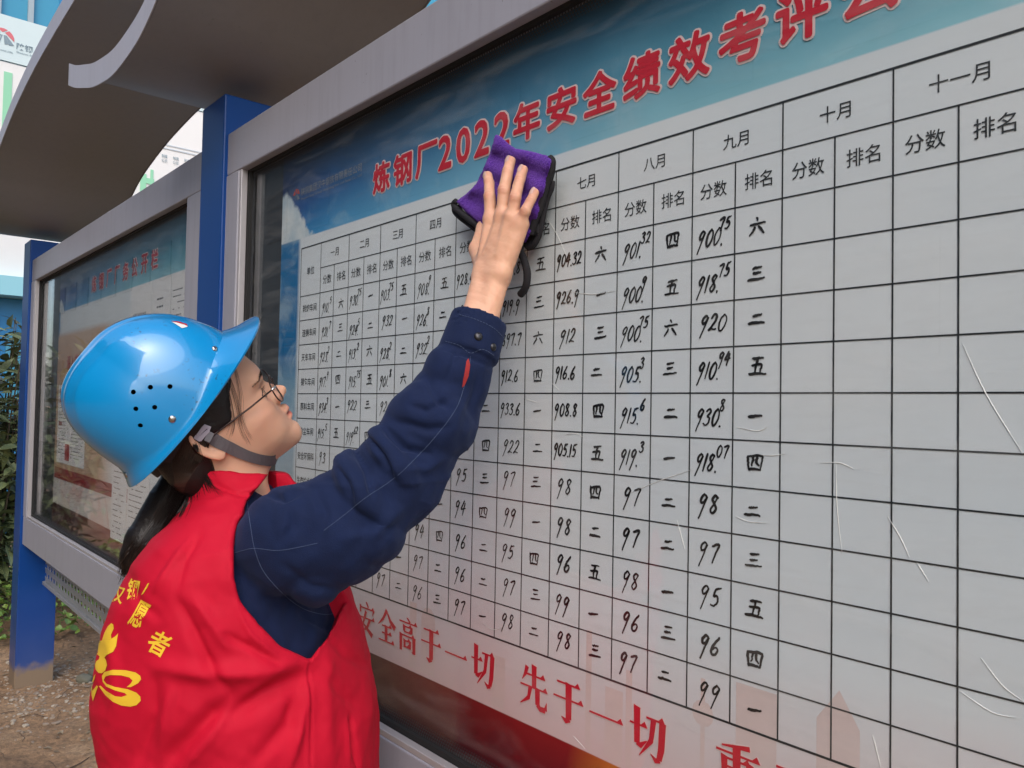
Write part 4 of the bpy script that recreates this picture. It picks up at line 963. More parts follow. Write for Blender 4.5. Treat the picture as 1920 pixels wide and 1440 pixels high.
V2,F2=nets(hand_sdf,pts.min(0)-.036,pts.max(0)+.036,.0015); V2=relax(V2,F2,1,.35)
fl2=np.zeros(len(V2))
for f,r in zip(FP,FR):
    for k,a in ((0,.18),(1,.40),(2,.30),(3,.34)): fl2+=a*np.exp(-(np.linalg.norm(V2-(f[k]+YN*r[k]*.001*.8),axis=1)/.0075)**2)
def fit_creases(V):
    D=np.zeros(len(V))
    for f,r in zip(FP,FR):
        for k,n in ((1,3),(2,2)):
            ax=(f[k+1]-f[k-1]); ax/=np.linalg.norm(ax)
            for j in range(n):
                c=f[k]+ax*(j-(n-1)/2)*.0026; q=V-c; s=q@ax; rad=np.linalg.norm(q-s[:,None]*ax,axis=1); D-=.0008*np.exp(-(s/.0008)**2)*(rad<.013)*((q@YN)>.003)
    return D
def normals(V,F):
    n=np.cross(V[F[:,2]]-V[F[:,0]],V[F[:,3]]-V[F[:,1]]); N=np.zeros_like(V)
    for k in range(4): np.add.at(N,F[:,k],n)
    return N/np.maximum(np.linalg.norm(N,axis=1),1e-12)[:,None]
V2=V2+normals(V2,F2)*(fit_creases(V2)+wob(V2,210,.00022,5)+wob(V2,520,.00008,6))[:,None]
# coarse trunk, arms and legs inside the clothes
def g2c(x,y,z): return w2c(np.array([x,y,z]))
fd=np.array([.36,.93,0]); ld=np.array([-.93,.36,0]); HIP=np.array([-1.12,-.36,.80])
SHR=cp(530,1000,1.02); SHL=cp(430,985,1.28); ELB=cp(765,875,1.035)
def leg(side): 
    h=HIP+ld*.085*side; k=h+np.array([0,0,-.38])+fd*.03; a=k+np.array([0,0,-.36])-fd*.02; return [w2c(v) for v in (h,k,a)]
LEGS=[leg(1),leg(-1)]
def coarse(P):
    d=ell(P,cp(437,1165,1.11),(.11,.16,.13)); d=smin(d,ell(P,cp(440,1330,1.11),(.10,.17,.14)),.05); d=smin(d,ell(P,w2c(HIP),(.11,.12,.15)),.05)
    d=smin(d,cone(P,SHR,ELB,.042,.036),.02); d=smin(d,cone(P,ELB,FA[0],.036,.027),.01)
    el=SHL+np.array([.12,-.24,-.04]); d=smin(d,cone(P,SHL,el,.042,.034),.02); d=smin(d,cone(P,el,el+np.array([.10,-.14,-.06]),.034,.026),.01)
    for L in LEGS: d=smin(d,cone(P,L[0],L[1],.075,.052),.03); d=smin(d,cone(P,L[1],L[2],.052,.032),.015)
    return d
V3,F3=nets(coarse,np.array([-.55,-1.45,.85]),np.array([.08,.02,1.5]),.014)
VV=np.concatenate([HEAD[0],V2,V3]); FF=np.concatenate([HEAD[1],F2+len(HEAD[0]),F3+len(HEAD[0])+len(V2)]); FL=np.concatenate([HEAD[2],np.clip(fl2,0,.5),np.zeros(len(V3))])
body=nmesh('body',VV,FF,M_skin,PERSON); set_attr(body,'flush',FL)
M_nail=mat('fingernail',(.66,.42,.36),.22,coat=.3)
for f,r in zip(FP,FR):
    ax=f[3]-f[2]; ax/=np.linalg.norm(ax); up=YN-ax*(YN@ax); up/=np.linalg.norm(up); sd=np.cross(ax,up)
    c=f[3]-ax*.0010+up*(r[3]*.001-.0011); v=[];n=9
    for i in range(n):
        for j in range(n):
            a=(i/(n-1)*2-1);b=(j/(n-1)*2-1)
            x=.0045*b*(1-.15*a*a)*(r[3]/7); z=.0060*a*(1-.10*b*b); rr=math.hypot(a,b); y=.0017*math.sqrt(max(0,1-.72*b*b))-.0006*max(0,a)**3-(.0007 if rr>1.15 else 0)
            v.append(c+sd*x+ax*z+up*y)
    nmesh('fingernail',np.array(v),np.array([(i*n+j,i*n+j+1,(i+1)*n+j+1,(i+1)*n+j) for i in range(n-1) for j in range(n-1)]),M_nail,body)
# ------------------------------------------------------------------ raycast helper for things laid onto a surface seen from the front
def bvh(V,F): return BVHTree.FromPolygons([Vector(v) for v in V],[tuple(q) for q in F])
def cast(B,px,py,off=0.,default=None):
    o=Vector((0,0,0)); d=Vector(cp(px,py,1.0)).normalized(); h=B.ray_cast(o,d)
    if h[0] is None: return None if default is None else cp(px,py,default)
    n=h[1]; n=n if n.dot(d)<0 else -n
    return np.array(h[0]+n*off)
# ------------------------------------------------------------------ clothing: navy jacket
def denim(name,c,**k):
    m=mat(name,c,.85,noise=.22,nscale=40,bump=.35,bscale=700); n=m.node_tree; b=n.nodes['Principled BSDF']; b.inputs['Sheen Weight'].default_value=.10; b.inputs['Specular IOR Level'].default_value=.2; b.inputs['Sheen Roughness'].default_value=.5; b.inputs['Sheen Tint'].default_value=(.35,.45,.8,1); return m
M_navy=denim('navy_twill',(.0065,.0135,.048)); M_stitch=mat('pale_blue_thread',(.07,.10,.18),.8)
M_vest=mat('red_vest_cloth',(.50,.003,.023),.72,noise=.05,nscale=25,bump=.15,bscale=1400); M_vest.node_tree.nodes['Principled BSDF'].inputs['Specular IOR Level'].default_value=.22
M_yel=mat('yellow_print',(.80,.50,.03),.55)
T0=1.08
ROWS_=[(880,452,505),(915,392,508),(945,345,548),(1000,287,585),(1041,256,610),(1102,222,626),(1158,200,650),(1222,182,672),(1280,175,687),(1343,179,697),(1440,190,703),(1560,205,700),(1700,215,690),(1800,215,690)]
HZ=[(880,.050),(915,.085),(945,.125),(1000,.165),(1041,.178),(1102,.186),(1280,.19),(1440,.185),(1700,.175),(1800,.175)]
rt=np.array(ROWS_,float); yy_=-(rt[:,0]-720)/FPX*T0
def torso(P,inset=0.):
    y=P[:,1]; o=np.argsort(yy_)
    xl=np.interp(y,yy_[o],((rt[:,1]-960)/FPX*T0)[o]); xr=np.interp(y,yy_[o],((rt[:,2]-960)/FPX*T0)[o])
    hz=np.array(HZ); hy=-(hz[:,0]-720)/FPX*T0; q=np.argsort(hy); dz=np.interp(y,hy[q],hz[q,1])-inset
    cx=(xl+xr)/2+.004; hx=(xr-xl)/2*.955-inset; zc=1.115
    p=2.35; e=(np.abs((P[:,0]-cx)/hx)**p+np.abs((P[:,2]-zc)/dz)**p+1e-9)**(1/p)
    d=(e-1)*np.minimum(hx,dz)*.8
    d=smax(d,y+ (905-720)/FPX*T0,.012)
    return d
def blob(P,px,py,t,ra,rp,ang,rz):
    a=math.radians(ang); R=np.array([[math.cos(a),math.sin(a),0],[-math.sin(a),math.cos(a),0],[0,0,1.]]).T
    k=t/FPX; return ell(P,cp(px,py,t),(ra*k,rp*k,rz),R)
S=[(552,1012,1.005,.070),(640,992,1.005,.067),(742,897,1.035,.060),(822,775,1.065,.053),(884,655,1.080,.037)]
def sleeve(P):
    d=None
    for a,b in zip(S[:-1],S[1:]):
        c=cone(P,cp(*a[:3]),cp(*b[:3]),a[3],b[3]); d=c if d is None else smin(d,c,.012)
    for b in ((568,985,1.005,62,82,12,.072),(632,975,1.01,52,90,28,.074),(694,918,1.015,44,92,38,.076),(752,866,1.035,40,84,43,.072),(812,788,1.055,78,84,56,.066),(852,700,1.075,56,58,58,.054),(600,1075,1.01,66,56,30,.062),(700,1000,1.01,60,62,45,.066)):
        d=smin(d,blob(P,*b),.0022)
    return d
def cyl(P,a,b,ra,rb,k=.002):
    ab=b-a; L=np.linalg.norm(ab); n=ab/L; s=(P-a)@n; r=np.linalg.norm(P-a-s[:,None]*n,axis=1); rr=ra+(rb-ra)*np.clip(s/L,0,1)
    return smax(r-rr,smax(-s,s-L,k),k)
CA,CB=cp(877,668,1.078),cp(900,596,1.093)
def cuff(P):
    d=cyl(P,CA,CB,.0425,.0395,.004); inn=cyl(P,CA+(CB-CA)*.25,CB+(CB-CA)*.3,.0365,.0345,.001)
    return smax(d,-inn,.002)
def jacket(P):
    d=torso(P,.026); d=smin(d,sleeve(P),.020)
    el=SHL+np.array([.12,-.24,-.04]); d=smin(d,cone(P,SHL,el,.065,.055),.03); d=smin(d,cone(P,el,el+np.array([.10,-.14,-.06]),.055,.045),.02)
    return d+wob(P,34,.0022,1)+wob(P,85,.0009,4)
def jk(P): return smin(jacket(P),cuff(P),.003)
# creases pressed into cloth: polylines in the picture, amplitude m, width px
def press(V,N,folds,maxz=None):
    U=pxof(V); D=np.zeros(len(V))
    for pts,amp,wd in folds:
        P_=np.array(pts,float); best=np.full(len(V),1e9); tt=np.zeros(len(V)); L=len(P_)-1
        for i in range(L):
            a,b=P_[i],P_[i+1]; ab=b-a; h=np.clip(((U-a)@ab)/(ab@ab),0,1); d=np.linalg.norm(U-(a+h[:,None]*ab),axis=1); m=d<best; best=np.where(m,d,best); tt=np.where(m,(i+h)/L,tt)
        D+=amp*np.exp(-(best/wd)**2)*np.clip(np.sin(np.pi*np.clip(tt*.94+.03,0,1)),0,1)**.5
    face=(N[:,2]<.25)
    return V+N*(D*face)[:,None]
JL=np.array([-.42,-.62,.86]); JH=np.array([.02,.12,1.50])
VJ,FJ=nets(jk,JL,JH,.0034,60); VJ=relax(VJ,FJ,1,.3)
SF=[([(724,806),(760,838),(805,850)],-.009,7),([(745,790),(800,805),(840,800)],-.005,9),([(684,815),(715,850),(735,900)],-.008,7),([(665,842),(690,880),(700,930)],-.006,8),([(628,872),(650,905),(660,950)],-.006,8),
 ([(795,700),(820,745),(850,770)],-.005,10),([(770,760),(800,770),(850,745)],-.004,8),([(590,915),(610,960),(600,1010)],-.004,10),([(640,1010),(700,1000),(760,950)],.003,12),([(500,925),(530,935),(560,925)],-.006,8),([(545,945),(550,985),(530,1015)],-.004,9),
 ([(860,640),(850,680),(835,720)],-.003,6),([(900,690),(890,740),(870,790)],-.003,10),([(750,940),(720,985),(690,1020)],.003,14),([(530,1060),(580,1100),(640,1110)],-.004,12),([(560,1150),(600,1170),(620,1180)],-.004,8),([(770,880),(800,880),(830,860)],.003,8),([(835,655),(875,667),(925,690)],-.0035,3.5)]
SF=[(a,b*1.25,c*.8) for a,b,c in SF]
VJ=press(VJ,normals(VJ,FJ),SF)
jo=nmesh('navy_jacket',VJ,FJ,M_navy,PERSON); jo['label']='navy twill jacket with raised sleeve'
BJ=bvh(VJ,FJ)
def seam(B,pts,name,m,par,r=.00045,dash=None,off=.0004):
    P=cr([np.array(p,float) for p in pts],8); W=[cast(B,p[0],p[1],off) for p in P]; mb=MB(); run=[]
    W=[w for w in W if w is not None]
    if not W: return
    if dash is None: mb.tube([tuple(c2w(w)) for w in W],r,5)
    else:
        acc=0; Q=[]
        for a,b in zip(W[:-1],W[1:]):
            L=np.linalg.norm(b-a); n=max(1,int(L/.0006))
            for i in range(n): Q.append(a+(b-a)*i/n)
        st=int(dash/.0006)
        for i in range(0,len(Q)-st,int(st*1.5)): mb.tube([tuple(c2w(Q[i])),tuple(c2w(Q[i+st//2])),tuple(c2w(Q[i+st]))],r,4)
    return mb.build(name,m,par)
seam(BJ,[(882,668),(879,690),(869,728),(856,764),(830,802),(790,848),(740,896),(684,934),(650,962),(606,996)],'seam_stitching',M_stitch,jo,.00036,.0022)
seam(BJ,[(463,940),(470,985),(478,1030),(495,1072),(530,1112),(566,1140),(606,1152),(640,1148)],'seam_stitching',M_stitch,jo,.00034,.0022)
seam(BJ,[(436,1038),(456,1032),(478,1028),(520,1032),(560,1026),(597,1018)],'seam_stitching',M_stitch,jo,.00034,.0022)
seam(BJ,[(836,640),(862,648),(882,662),(905,655),(928,668)],'seam_stitching',M_stitch,jo,.00036,.003)
seam(BJ,[(862,590),(895,600),(925,615),(945,634)],'seam_stitching',M_stitch,jo,.00036,.003)
# red lining in the sleeve slit, and the snap buttons
def patch(B,poly,name,m,par,off=.0008,sub=4):
    """a picture polygon laid onto the surface"""
    P=[Vector((p[0],p[1],0)) for p in poly]; tr=tessellate_polygon([P]); bmx=bmesh.new(); vs=[bmx.verts.new(p) for p in P]
    for t in tr:
        try: bmx.faces.new([vs[i] for i in t])
        except Exception: pass
    for _ in range(sub):
        L=[e for e in bmx.edges if e.calc_length()>5]
        if not L: break
        bmesh.ops.subdivide_edges(bmx,edges=L,cuts=1); bmesh.ops.triangulate(bmx,faces=bmx.faces[:])
    ok={}
    for v in list(bmx.verts):
        w=cast(B,v.co.x,v.co.y,off)
        if w is None: bmx.verts.remove(v)
        else: v.co=Vector(c2w(w))
    me=bpy.data.meshes.new(name); bmx.to_mesh(me); bmx.free(); return link(name,me,m,par,True)
patch(BJ,[(878,672),(881,685),(878,705),(871,722),(866,727),(868,712),(872,692),(874,678)],'red_lining',mat('red_lining_cloth',(.30,.02,.02),.9,noise=.5,nscale=200),jo)
def dome_at(B,px,py,r,hgt,name,m,par,off=0,n=12):
    o=Vector((0,0,0)); d=Vector(cp(px,py,1.0)).normalized(); h=B.ray_cast(o,d)
    if h[0] is None: return
    nn=h[1] if h[1].dot(d)<0 else -h[1]; c=h[0]+nn*off; a=nn.orthogonal().normalized(); b=nn.cross(a); v=[];f=[]
    for i in range(4):
        al=i/4*math.pi/2
        for j in range(n): t=2*math.pi*j/n; v.append(c+(a*math.cos(t)+b*math.sin(t))*r*math.cos(al)+nn*hgt*math.sin(al))
    v.append(c+nn*hgt)
    for i in range(3):
        for j in range(n): f.append((i*n+j,i*n+(j+1)%n,(i+1)*n+(j+1)%n,(i+1)*n+j))
    for j in range(n): f.append((3*n+j,3*n+(j+1)%n,4*n))
    return mesh(name,[c2w(np.array(p)) for p in v],f,m,par,True)
M_steel=mat('dull_steel',(.45,.45,.44),.28,1.0); M_brz=mat('dark_snap',(.05,.05,.055),.35,.8)
dome_at(BJ,897,631,.0060,.003,'snap_button',M_brz,jo); dome_at(BJ,925,651,.0055,.003,'snap_button',M_brz,jo)
# ------------------------------------------------------------------ red vest
ARM=np.array([(505,885),(490,905),(462,936),(444,981),(434,1029),(436,1085),(450,1126),(482,1174),(522,1210),(581,1238),(612,1196),(644,1136),(760,1000),(700,860),(560,850)],float)
def poly_sd(U,A):
    d=np.full(len(U),1e9); ins=np.zeros(len(U),bool); n=len(A)
    for i in range(n):
        a,b=A[i],A[(i+1)%n]; ab=b-a; h=np.clip(((U-a)@ab)/(ab@ab),0,1); d=np.minimum(d,np.linalg.norm(U-(a+h[:,None]*ab),axis=1))
        c=((a[1]>U[:,1])!=(b[1]>U[:,1])); xx=a[0]+(U[:,1]-a[1])*(b[0]-a[0])/np.where(b[1]-a[1]==0,1e-9,b[1]-a[1]); ins^=c&(U[:,0]<xx)
    return np.where(ins,-d,d)
COLA,COLB=cp(443,985,1.105),cp(444,878,1.11)
def vest(P):
    d=torso(P); U=pxof(P); z=P[:,2]
    col=cyl(P,COLA,COLB,.078,.0635,.006); 
    n2=np.array([.12,1,.12]); n2/=np.linalg.norm(n2); col=smax(col,(P-cp(446,886,1.08))@n2,.003)
    d=smin(d,col,.02)
    d=smin(d,cone(P,cp(488,930,1.06),cp(556,934,1.15),.024,.018),.012)
    inn=cyl(P,COLA+np.array([0,.02,0]),COLB+np.array([0,.05,0]),.0555,.0550,.001); d=smax(d,-inn,.002)
    cut=poly_sd(U,ARM)*1.0/FPX
    near=z<1.12
    d=np.where(near,smax(d,-cut,.0025),d)
    d=smax(d,-(np.linalg.norm(P-SHL-np.array([0,-.02,.05]),axis=1)-.12),.004)
    return d+wob(P,26,.0018,2)
LV=np.array([-.62,-.66,.86]); HV=np.array([-.15,-.08,1.34])
VV_,FV=nets(vest,LV,HV,.0036,60); VV_=relax(VV_,FV,1,.35)
VF=[([(584,1262),(500,1300),(400,1345),(300,1440)],-.012,26),([(560,1245),(470,1262),(380,1262),(300,1250)],.008,20),([(330,1120),(360,1180),(395,1250),(430,1300)],-.006,13),([(360,1115),(390,1160),(430,1215)],.005,14),
 ([(352,1015),(320,1060),(290,1110)],.0035,7),([(375,1000),(345,1050),(330,1110)],-.0035,9),([(520,1260),(430,1330),(340,1440)],.007,16),([(560,1300),(540,1360),(470,1440)],-.007,20),([(575,1290),(560,1370),(540,1440)],.006,12),
 ([(583,1240),(583,1330),(583,1442)],-.0028,2.2),([(577,1240),(577,1330),(577,1442)],.0018,4),([(658,1346),(662,1380),(672,1442)],-.007,4),([(650,1346),(652,1390),(656,1442)],.003,5),([(600,1260),(640,1300),(680,1330)],-.003,12),([(290,1270),(285,1340),(262,1440)],-.005,14),([(320,1280),(310,1350),(300,1440)],.004,13),
 ([(240,1070),(260,1130),(300,1160)],-.003,11),([(440,1130),(470,1190),(520,1232)],.003,6),([(470,950),(440,975),(425,1020)],.0022,5),([(620,1200),(650,1230),(690,1250)],-.003,9),([(615,1230),(612,1330),(620,1440)],.004,14),([(395,905),(440,925),(490,925)],-.004,5),([(350,940),(400,940),(470,915)],.002,7),([(420,1190),(470,1215),(530,1250)],-.0045,9),([(205,1180),(215,1240),(212,1320)],.003,14)]
VF=[(a,b*1.2,c*.8 if c>5 else c) for a,b,c in VF]
NV=normals(VV_,FV); VV_=press(VV_,NV,VF); VV_=VV_+NV*(wob(VV_,62,.0007,7)+wob(VV_,130,.00035,8))[:,None]
U=pxof(VV_); cd=poly_sd(U,ARM); NV=normals(VV_,FV); VV_=VV_-NV*(.0009*np.exp(-((cd-11)/1.8)**2)*(VV_[:,2]<1.1))[:,None]
vo=nmesh('red_vest',VV_,FV,M_vest,PERSON); vo['label']='red sleeveless volunteer vest with yellow print on the back'
BV=bvh(VV_,FV)
# yellow print on the back
def chr_patch(c,cx,cy,w,h,ang,name='vest_character'):
    v,f=glyph(c,.018); v0,_=glyph(c); lo=v0.min(0);hi=v0.max(0); q=(v-(lo+hi)/2)/(hi-lo); a=math.radians(ang)
    bmx=bmesh.new(); vs=[bmx.verts.new(((p[0]*w*math.cos(a)+p[1]*h*math.sin(a))+cx,-( -p[0]*w*math.sin(a)+p[1]*h*math.cos(a))+cy,0)) for p in q]
    for t in f:
        try: bmx.faces.new([vs[i] for i in t])
        except Exception: pass
    bmesh.ops.triangulate(bmx,faces=bmx.faces[:])
    for _ in range(3):
        L=[e for e in bmx.edges if e.calc_length()>6]
        if L: bmesh.ops.subdivide_edges(bmx,edges=L,cuts=1); bmesh.ops.triangulate(bmx,faces=bmx.faces[:])
    for vv in list(bmx.verts):
        w_=cast(BV,vv.co.x,vv.co.y,.0007)
        if w_ is None: bmx.verts.remove(vv)
        else: vv.co=Vector(c2w(w_))
    me=bpy.data.meshes.new(name); bmx.to_mesh(me); bmx.free(); return link(name,me,M_yel,vo,True)
chr_patch('汉',221,1114,24,32,18); chr_patch('钢',250,1106,20,40,12); chr_patch('愿',262,1152,24,50,28); chr_patch('者',299,1206,38,44,28)
z3=lambda x,y:(160+x/2.482,860+y/2.482)
def zpoly(l): return [z3(*p) for p in l]
patch(BV,zpoly([(300,578),(290,600),(272,628),(262,634),(276,610),(292,582)]),'print_stroke',M_yel,vo)
patch(BV,zpoly([(105,665),(112,672),(92,720),(82,752),(78,745),(90,705)]),'print_stroke',M_yel,vo)
patch(BV,zpoly([(124,765),(133,772),(135,790),(122,820),(124,838),(140,828),(156,812),(150,840),(146,872),(132,898),(104,912),(92,925),(100,938),(104,960),(96,985),(80,998),(64,996),(50,980),(48,958),(54,942),(66,934),(70,920),(56,910),(50,895),(54,860),(60,840),(64,820),(68,848),(80,846),(92,810),(108,780)]),'flame_emblem',M_yel,vo,sub=5)
patch(BV,zpoly([(80,1010),(92,992),(130,982),(190,984),(235,994),(258,1010),(262,1026),(248,1044),(215,1062),(195,1062),(214,1046),(222,1032),(208,1018),(170,1008),(120,1006),(98,1012),(88,1030),(100,1046),(140,1062),(200,1072),(240,1088),(258,1106),(260,1126),(240,1146),(212,1153),(170,1148),(130,1130),(96,1100),(66,1058),(74,1056),(100,1080),(140,1104),(170,1108),(196,1100),(186,1090),(140,1078),(100,1060),(84,1038)]),'heart_emblem',M_yel,vo,sub=5)
patch(BV,zpoly([(44,1010),(50,1002),(44,1030),(34,1050),(36,1080),(56,1054),(62,1060),(48,1100),(38,1128),(32,1100),(30,1050)]),'print_stroke',M_yel,vo)
# trousers and shoes, below the picture
def trous(P):
    d=ell(P,w2c(HIP-[0,0,.06]),(.13,.13,.13))
    for L in LEGS: d=smin(d,cone(P,L[0],L[1],.098,.078),.02); d=smin(d,cone(P,L[1],L[2]+(L[1]-L[2])*.02,.078,.062),.02)
    return d+wob(P,40,.003,3)
v,f=nets(trous,np.array([-.55,-1.42,.80]),np.array([.1,-.42,1.5]),.011); nmesh('trousers',v,f,M_navy,PERSON)
M_shoe=mat('black_shoe',(.02,.02,.022),.5)
for L in LEGS:
    a=c2w(L[2]); a=np.array([a[0],a[1],0]); 
    A=w2c(a+[0,0,.045]-fd*.03); Bq=w2c(a+[0,0,.035]+fd*.12)
    v,f=nets(lambda P:smax(cone(P,A,Bq,.048,.038),-(c2w(P)[:,2]-.004),.004),np.minimum(A,Bq)-.06,np.maximum(A,Bq)+.06,.006); nmesh('shoe',v,f,M_shoe,PERSON)
# ------------------------------------------------------------------ hard hat
HHR=frame(51.9,16.5,11.8); HHO=cp(352,766,1.085); HSC=np.array([.925,.925,.911])
def hh(L): return HHO+((np.asarray(L)*HSC)@HHR.T)*.001
NT_,NS=112,30
def hat_surface(NT_,NS):
    V=[]
    for j in range(NS+5):
        for i in range(NT_):
            th=2*math.pi*i/NT_; c,s=math.cos(th),math.sin(th); wf=(1+c)/2
            R=((abs(c)/121)**2.35+(abs(s)/106)**2.35)**(-1/2.35)
            fr=math.exp(-((abs(((th+math.pi)%(2*math.pi))-math.pi))/1.12)**4); re=math.exp(-((math.pi-abs(((th+math.pi)%(2*math.pi))-math.pi))/.9)**4)
            ext=7+44*fr+10*re; ze=-3+14*fr+2*re; zj=9+25*fr+16*re; H=158; p=3.3*(1-wf)+2.05*wf
            p=p*(abs(c)**1)+2.5*(1-abs(c))
            if j<5:   # brim: from the rolled edge inwards
                t=j/5; r=R-2+ext*(1-t)**1.0; z=ze+(zj-ze)*(t**1.7); 
                if j==0: z-=2.2; r-=.8
                r+=1.0*math.sin(math.pi*t)
            else:
                k=(j-5)/(NS-1); al=k*math.pi/2*.999; sz=math.sin(al); z=zj+(H-zj)*sz; q=(1-((z-zj*.4)/(H-zj*.4))**p); r=R*max(q,0)**(1/p)*(1-.03*sz) 
            x,y=r*c,r*s
            if z>60:
                m=min(1,(z-60)/40); z+=1.8*math.exp(-((abs(y)-62)/5)**4)*(x<40)*m; w_=math.exp(-(y/17)**6); w2=math.exp(-((abs(y)-36)/7)**4); z+=m*(3.2*w_+1.6*w2*(x<60))
            V.append((x,y,z))
    F=[]
    for j in range(NS+4):
        for i in range(NT_): a=j*NT_+i; b=j*NT_+(i+1)%NT_; F.append((a,b,b+NT_,a+NT_))
    return np.array(V),np.array(F)
VH,FH=hat_surface(144,36); VHc=hh(VH)
HAT=empty('hard_hat',tuple(c2w(HHO)),'glossy blue hard hat with six side vent holes, tipped back on the head','hard hat')
M_hat=mat('glossy_blue_plastic',(.0,.245,.56),.30,noise=.03,nscale=6,coat=1.0)
def hat_dirt(m):
    n=m.node_tree; b=n.nodes['Principled BSDF']; src=b.inputs['Base Color'].links[0].from_socket; L=n.links.new
    g=n.nodes.new('ShaderNodeNewGeometry'); v=n.nodes.new('ShaderNodeTexNoise'); v.inputs['Scale'].default_value=160; v.inputs['Detail'].default_value=3; L(g.outputs['Position'],v.inputs['Vector'])
    r=n.nodes.new('ShaderNodeMapRange'); r.inputs[1].default_value=.62; r.inputs[2].default_value=.70; L(v.outputs['Fac'],r.inputs[0])
    v2=n.nodes.new('ShaderNodeTexNoise'); v2.inputs['Scale'].default_value=9; L(g.outputs['Position'],v2.inputs['Vector'])
    r2=n.nodes.new('ShaderNodeMapRange'); r2.inputs[1].default_value=.5; r2.inputs[2].default_value=.65; L(v2.outputs['Fac'],r2.inputs[0])
    mu=n.nodes.new('ShaderNodeMath'); mu.operation='MULTIPLY'; L(r.outputs[0],mu.inputs[0]); L(r2.outputs[0],mu.inputs[1])
    mx=n.nodes.new('ShaderNodeMix'); mx.data_type='RGBA'; mx.inputs[7].default_value=(.02,.04,.06,1); L(mu.outputs[0],mx.inputs[0]); L(src,mx.inputs[6]); L(mx.outputs[2],b.inputs['Base Color'])
hat_dirt(M_hat)
shell=nmesh('hat_shell',VHc,FH,M_hat,HAT)
BH=bvh(VHc,FH)
sm=shell.modifiers.new('solid','SOLIDIFY'); sm.thickness=.0026; sm.offset=-1
holes=[(250,735),(282,726),(318.7,724.7),(254.6,766.6),(290,763.7),(263,798)]
bmc=bmesh.new()
for px,py in holes:
    h=BH.ray_cast(Vector((0,0,0)),Vector(cp(px,py,1)).normalized())
    if h[0] is None: continue
    n=Vector(c2w(np.array(h[0]+h[1]))-c2w(np.array(h[0]))); c=Vector(c2w(np.array(h[0])))
    M_=n.to_track_quat('Z','Y').to_matrix().to_4x4(); M_.translation=c
    bmesh.ops.create_cone(bmc,cap_ends=True,segments=16,radius1=.0030,radius2=.0030,depth=.02,matrix=M_)
me=bpy.data.meshes.new('cutter'); bmc.to_mesh(me); bmc.free(); cut=bpy.data.objects.new('cutter',me); COL.objects.link(cut)
bo=shell.modifiers.new('holes','BOOLEAN'); bo.operation='DIFFERENCE'; bo.solver='EXACT'; bo.object=cut
dg=bpy.context.evaluated_depsgraph_get(); dg.update(); me2=bpy.data.meshes.new_from_object(shell.evaluated_get(dg)); shell.modifiers.clear(); shell.data=me2; bpy.data.objects.remove(cut)
for p in me2.polygons: p.use_smooth=True
es=shell.modifiers.new('es','EDGE_SPLIT'); es.split_angle=math.radians(38)
if len(me2.materials)==0: me2.materials.append(M_hat)
for px,py,r in ((402.7,654,.0040),(323,786,.0047),(236,890,.0040)): dome_at(BH,px,py,r,.0020,'rivet',M_steel,HAT,.0002)
st=patch(BH,[(322,604),(334,606),(346,609),(352,613),(341,616),(334,611)],'sticker',mat('white_sticker',(.75,.70,.66),.5),HAT,.0006)
patch(BH,[(320,602.5),(336,604),(350,608.5),(352,612.5),(344,609),(333,606)],'red_sticker_edge',M_redd,HAT,.0009)
# liner band inside, seen under the rear rim
v=[];f=[];n=60
for i in range(n+1):
    th=2*math.pi*i/n; c,s=math.cos(th),math.sin(th); re=max(0,-c)
    for r,z in ((92,8),(94,-6-22*re),(91,-6-22*re),(89,8)): v.append((r*c*1.06-6,r*s*.93,z))
for i in range(n):
    for k in range(4): a=i*4+k; b=i*4+(k+1)%4; f.append((a,b,b+4,a+4))
mesh('liner_band',c2w(hh(np.array(v))),f,mat('black_nylon',(.012,.012,.014),.6),HAT,False)
# chin strap and buckle
BB=bvh(HEAD[0],HEAD[1]); M_strap=mat('grey_webbing',(.12,.105,.11),.85,noise=.15,nscale=200,bump=.4,bscale=900); M_buck=mat('grey_lilac_plastic',(.33,.29,.34),.4)
ue=[(384,798),(397,806),(419.5,821),(436,828.5),(459.7,841.4),(483,850),(503,853),(514,853)]; le=[(370,818),(386.5,829),(405,840),(431,851.5),(455,861.5),(479,869),(500,873),(509,873)]
ue=cr(ue,3);le=cr(le,3); A=[];B_=[];lt=None
for a,b in zip(ue,le):
    p=cast(BB,a[0],a[1],.0022); q=cast(BB,b[0],b[1],.0022)
    if p is not None and q is not None and abs(p[2]-q[2])>.02: p[2]=q[2]=min(p[2],q[2])
    if p is None or q is None: 
        p=cp(a[0],a[1],lt+.012); q=cp(b[0],b[1],lt+.012)
    lt=(p[2]+q[2])/2; A.append(p);B_.append(q)
A.append(A[-1]+[.004,.004,.03]);B_.append(B_[-1]+[.004,.002,.03]); A.append(A[-1]+[-.004,.012,.03]);B_.append(B_[-1]+[-.004,.012,.03]); A.append(A[-1]+[-.05,.05,.02]);B_.append(B_[-1]+[-.05,.05,.02])
for k in range(2):
    for X in (A,B_):
        Y=[x.copy() for x in X]
        for i in range(1,len(X)-1): X[i]=(Y[i-1]+Y[i]*2+Y[i+1])/4
v=[];f=[]
for a,b in zip(A,B_):
    n=np.array([0,0,-.0012]); v+=[a+n,b+n,b,a]
for i in range(len(A)-1):
    for k in range(4): a=i*4+k; b=i*4+(k+1)%4; f.append((a,b,b+4,a+4))
mesh('chin_strap',c2w(np.array(v)),f,M_strap,HAT)
zz=lambda x,y:(200+x/4.236,760+y/4.236)
tb=float(A[0][2])-.004
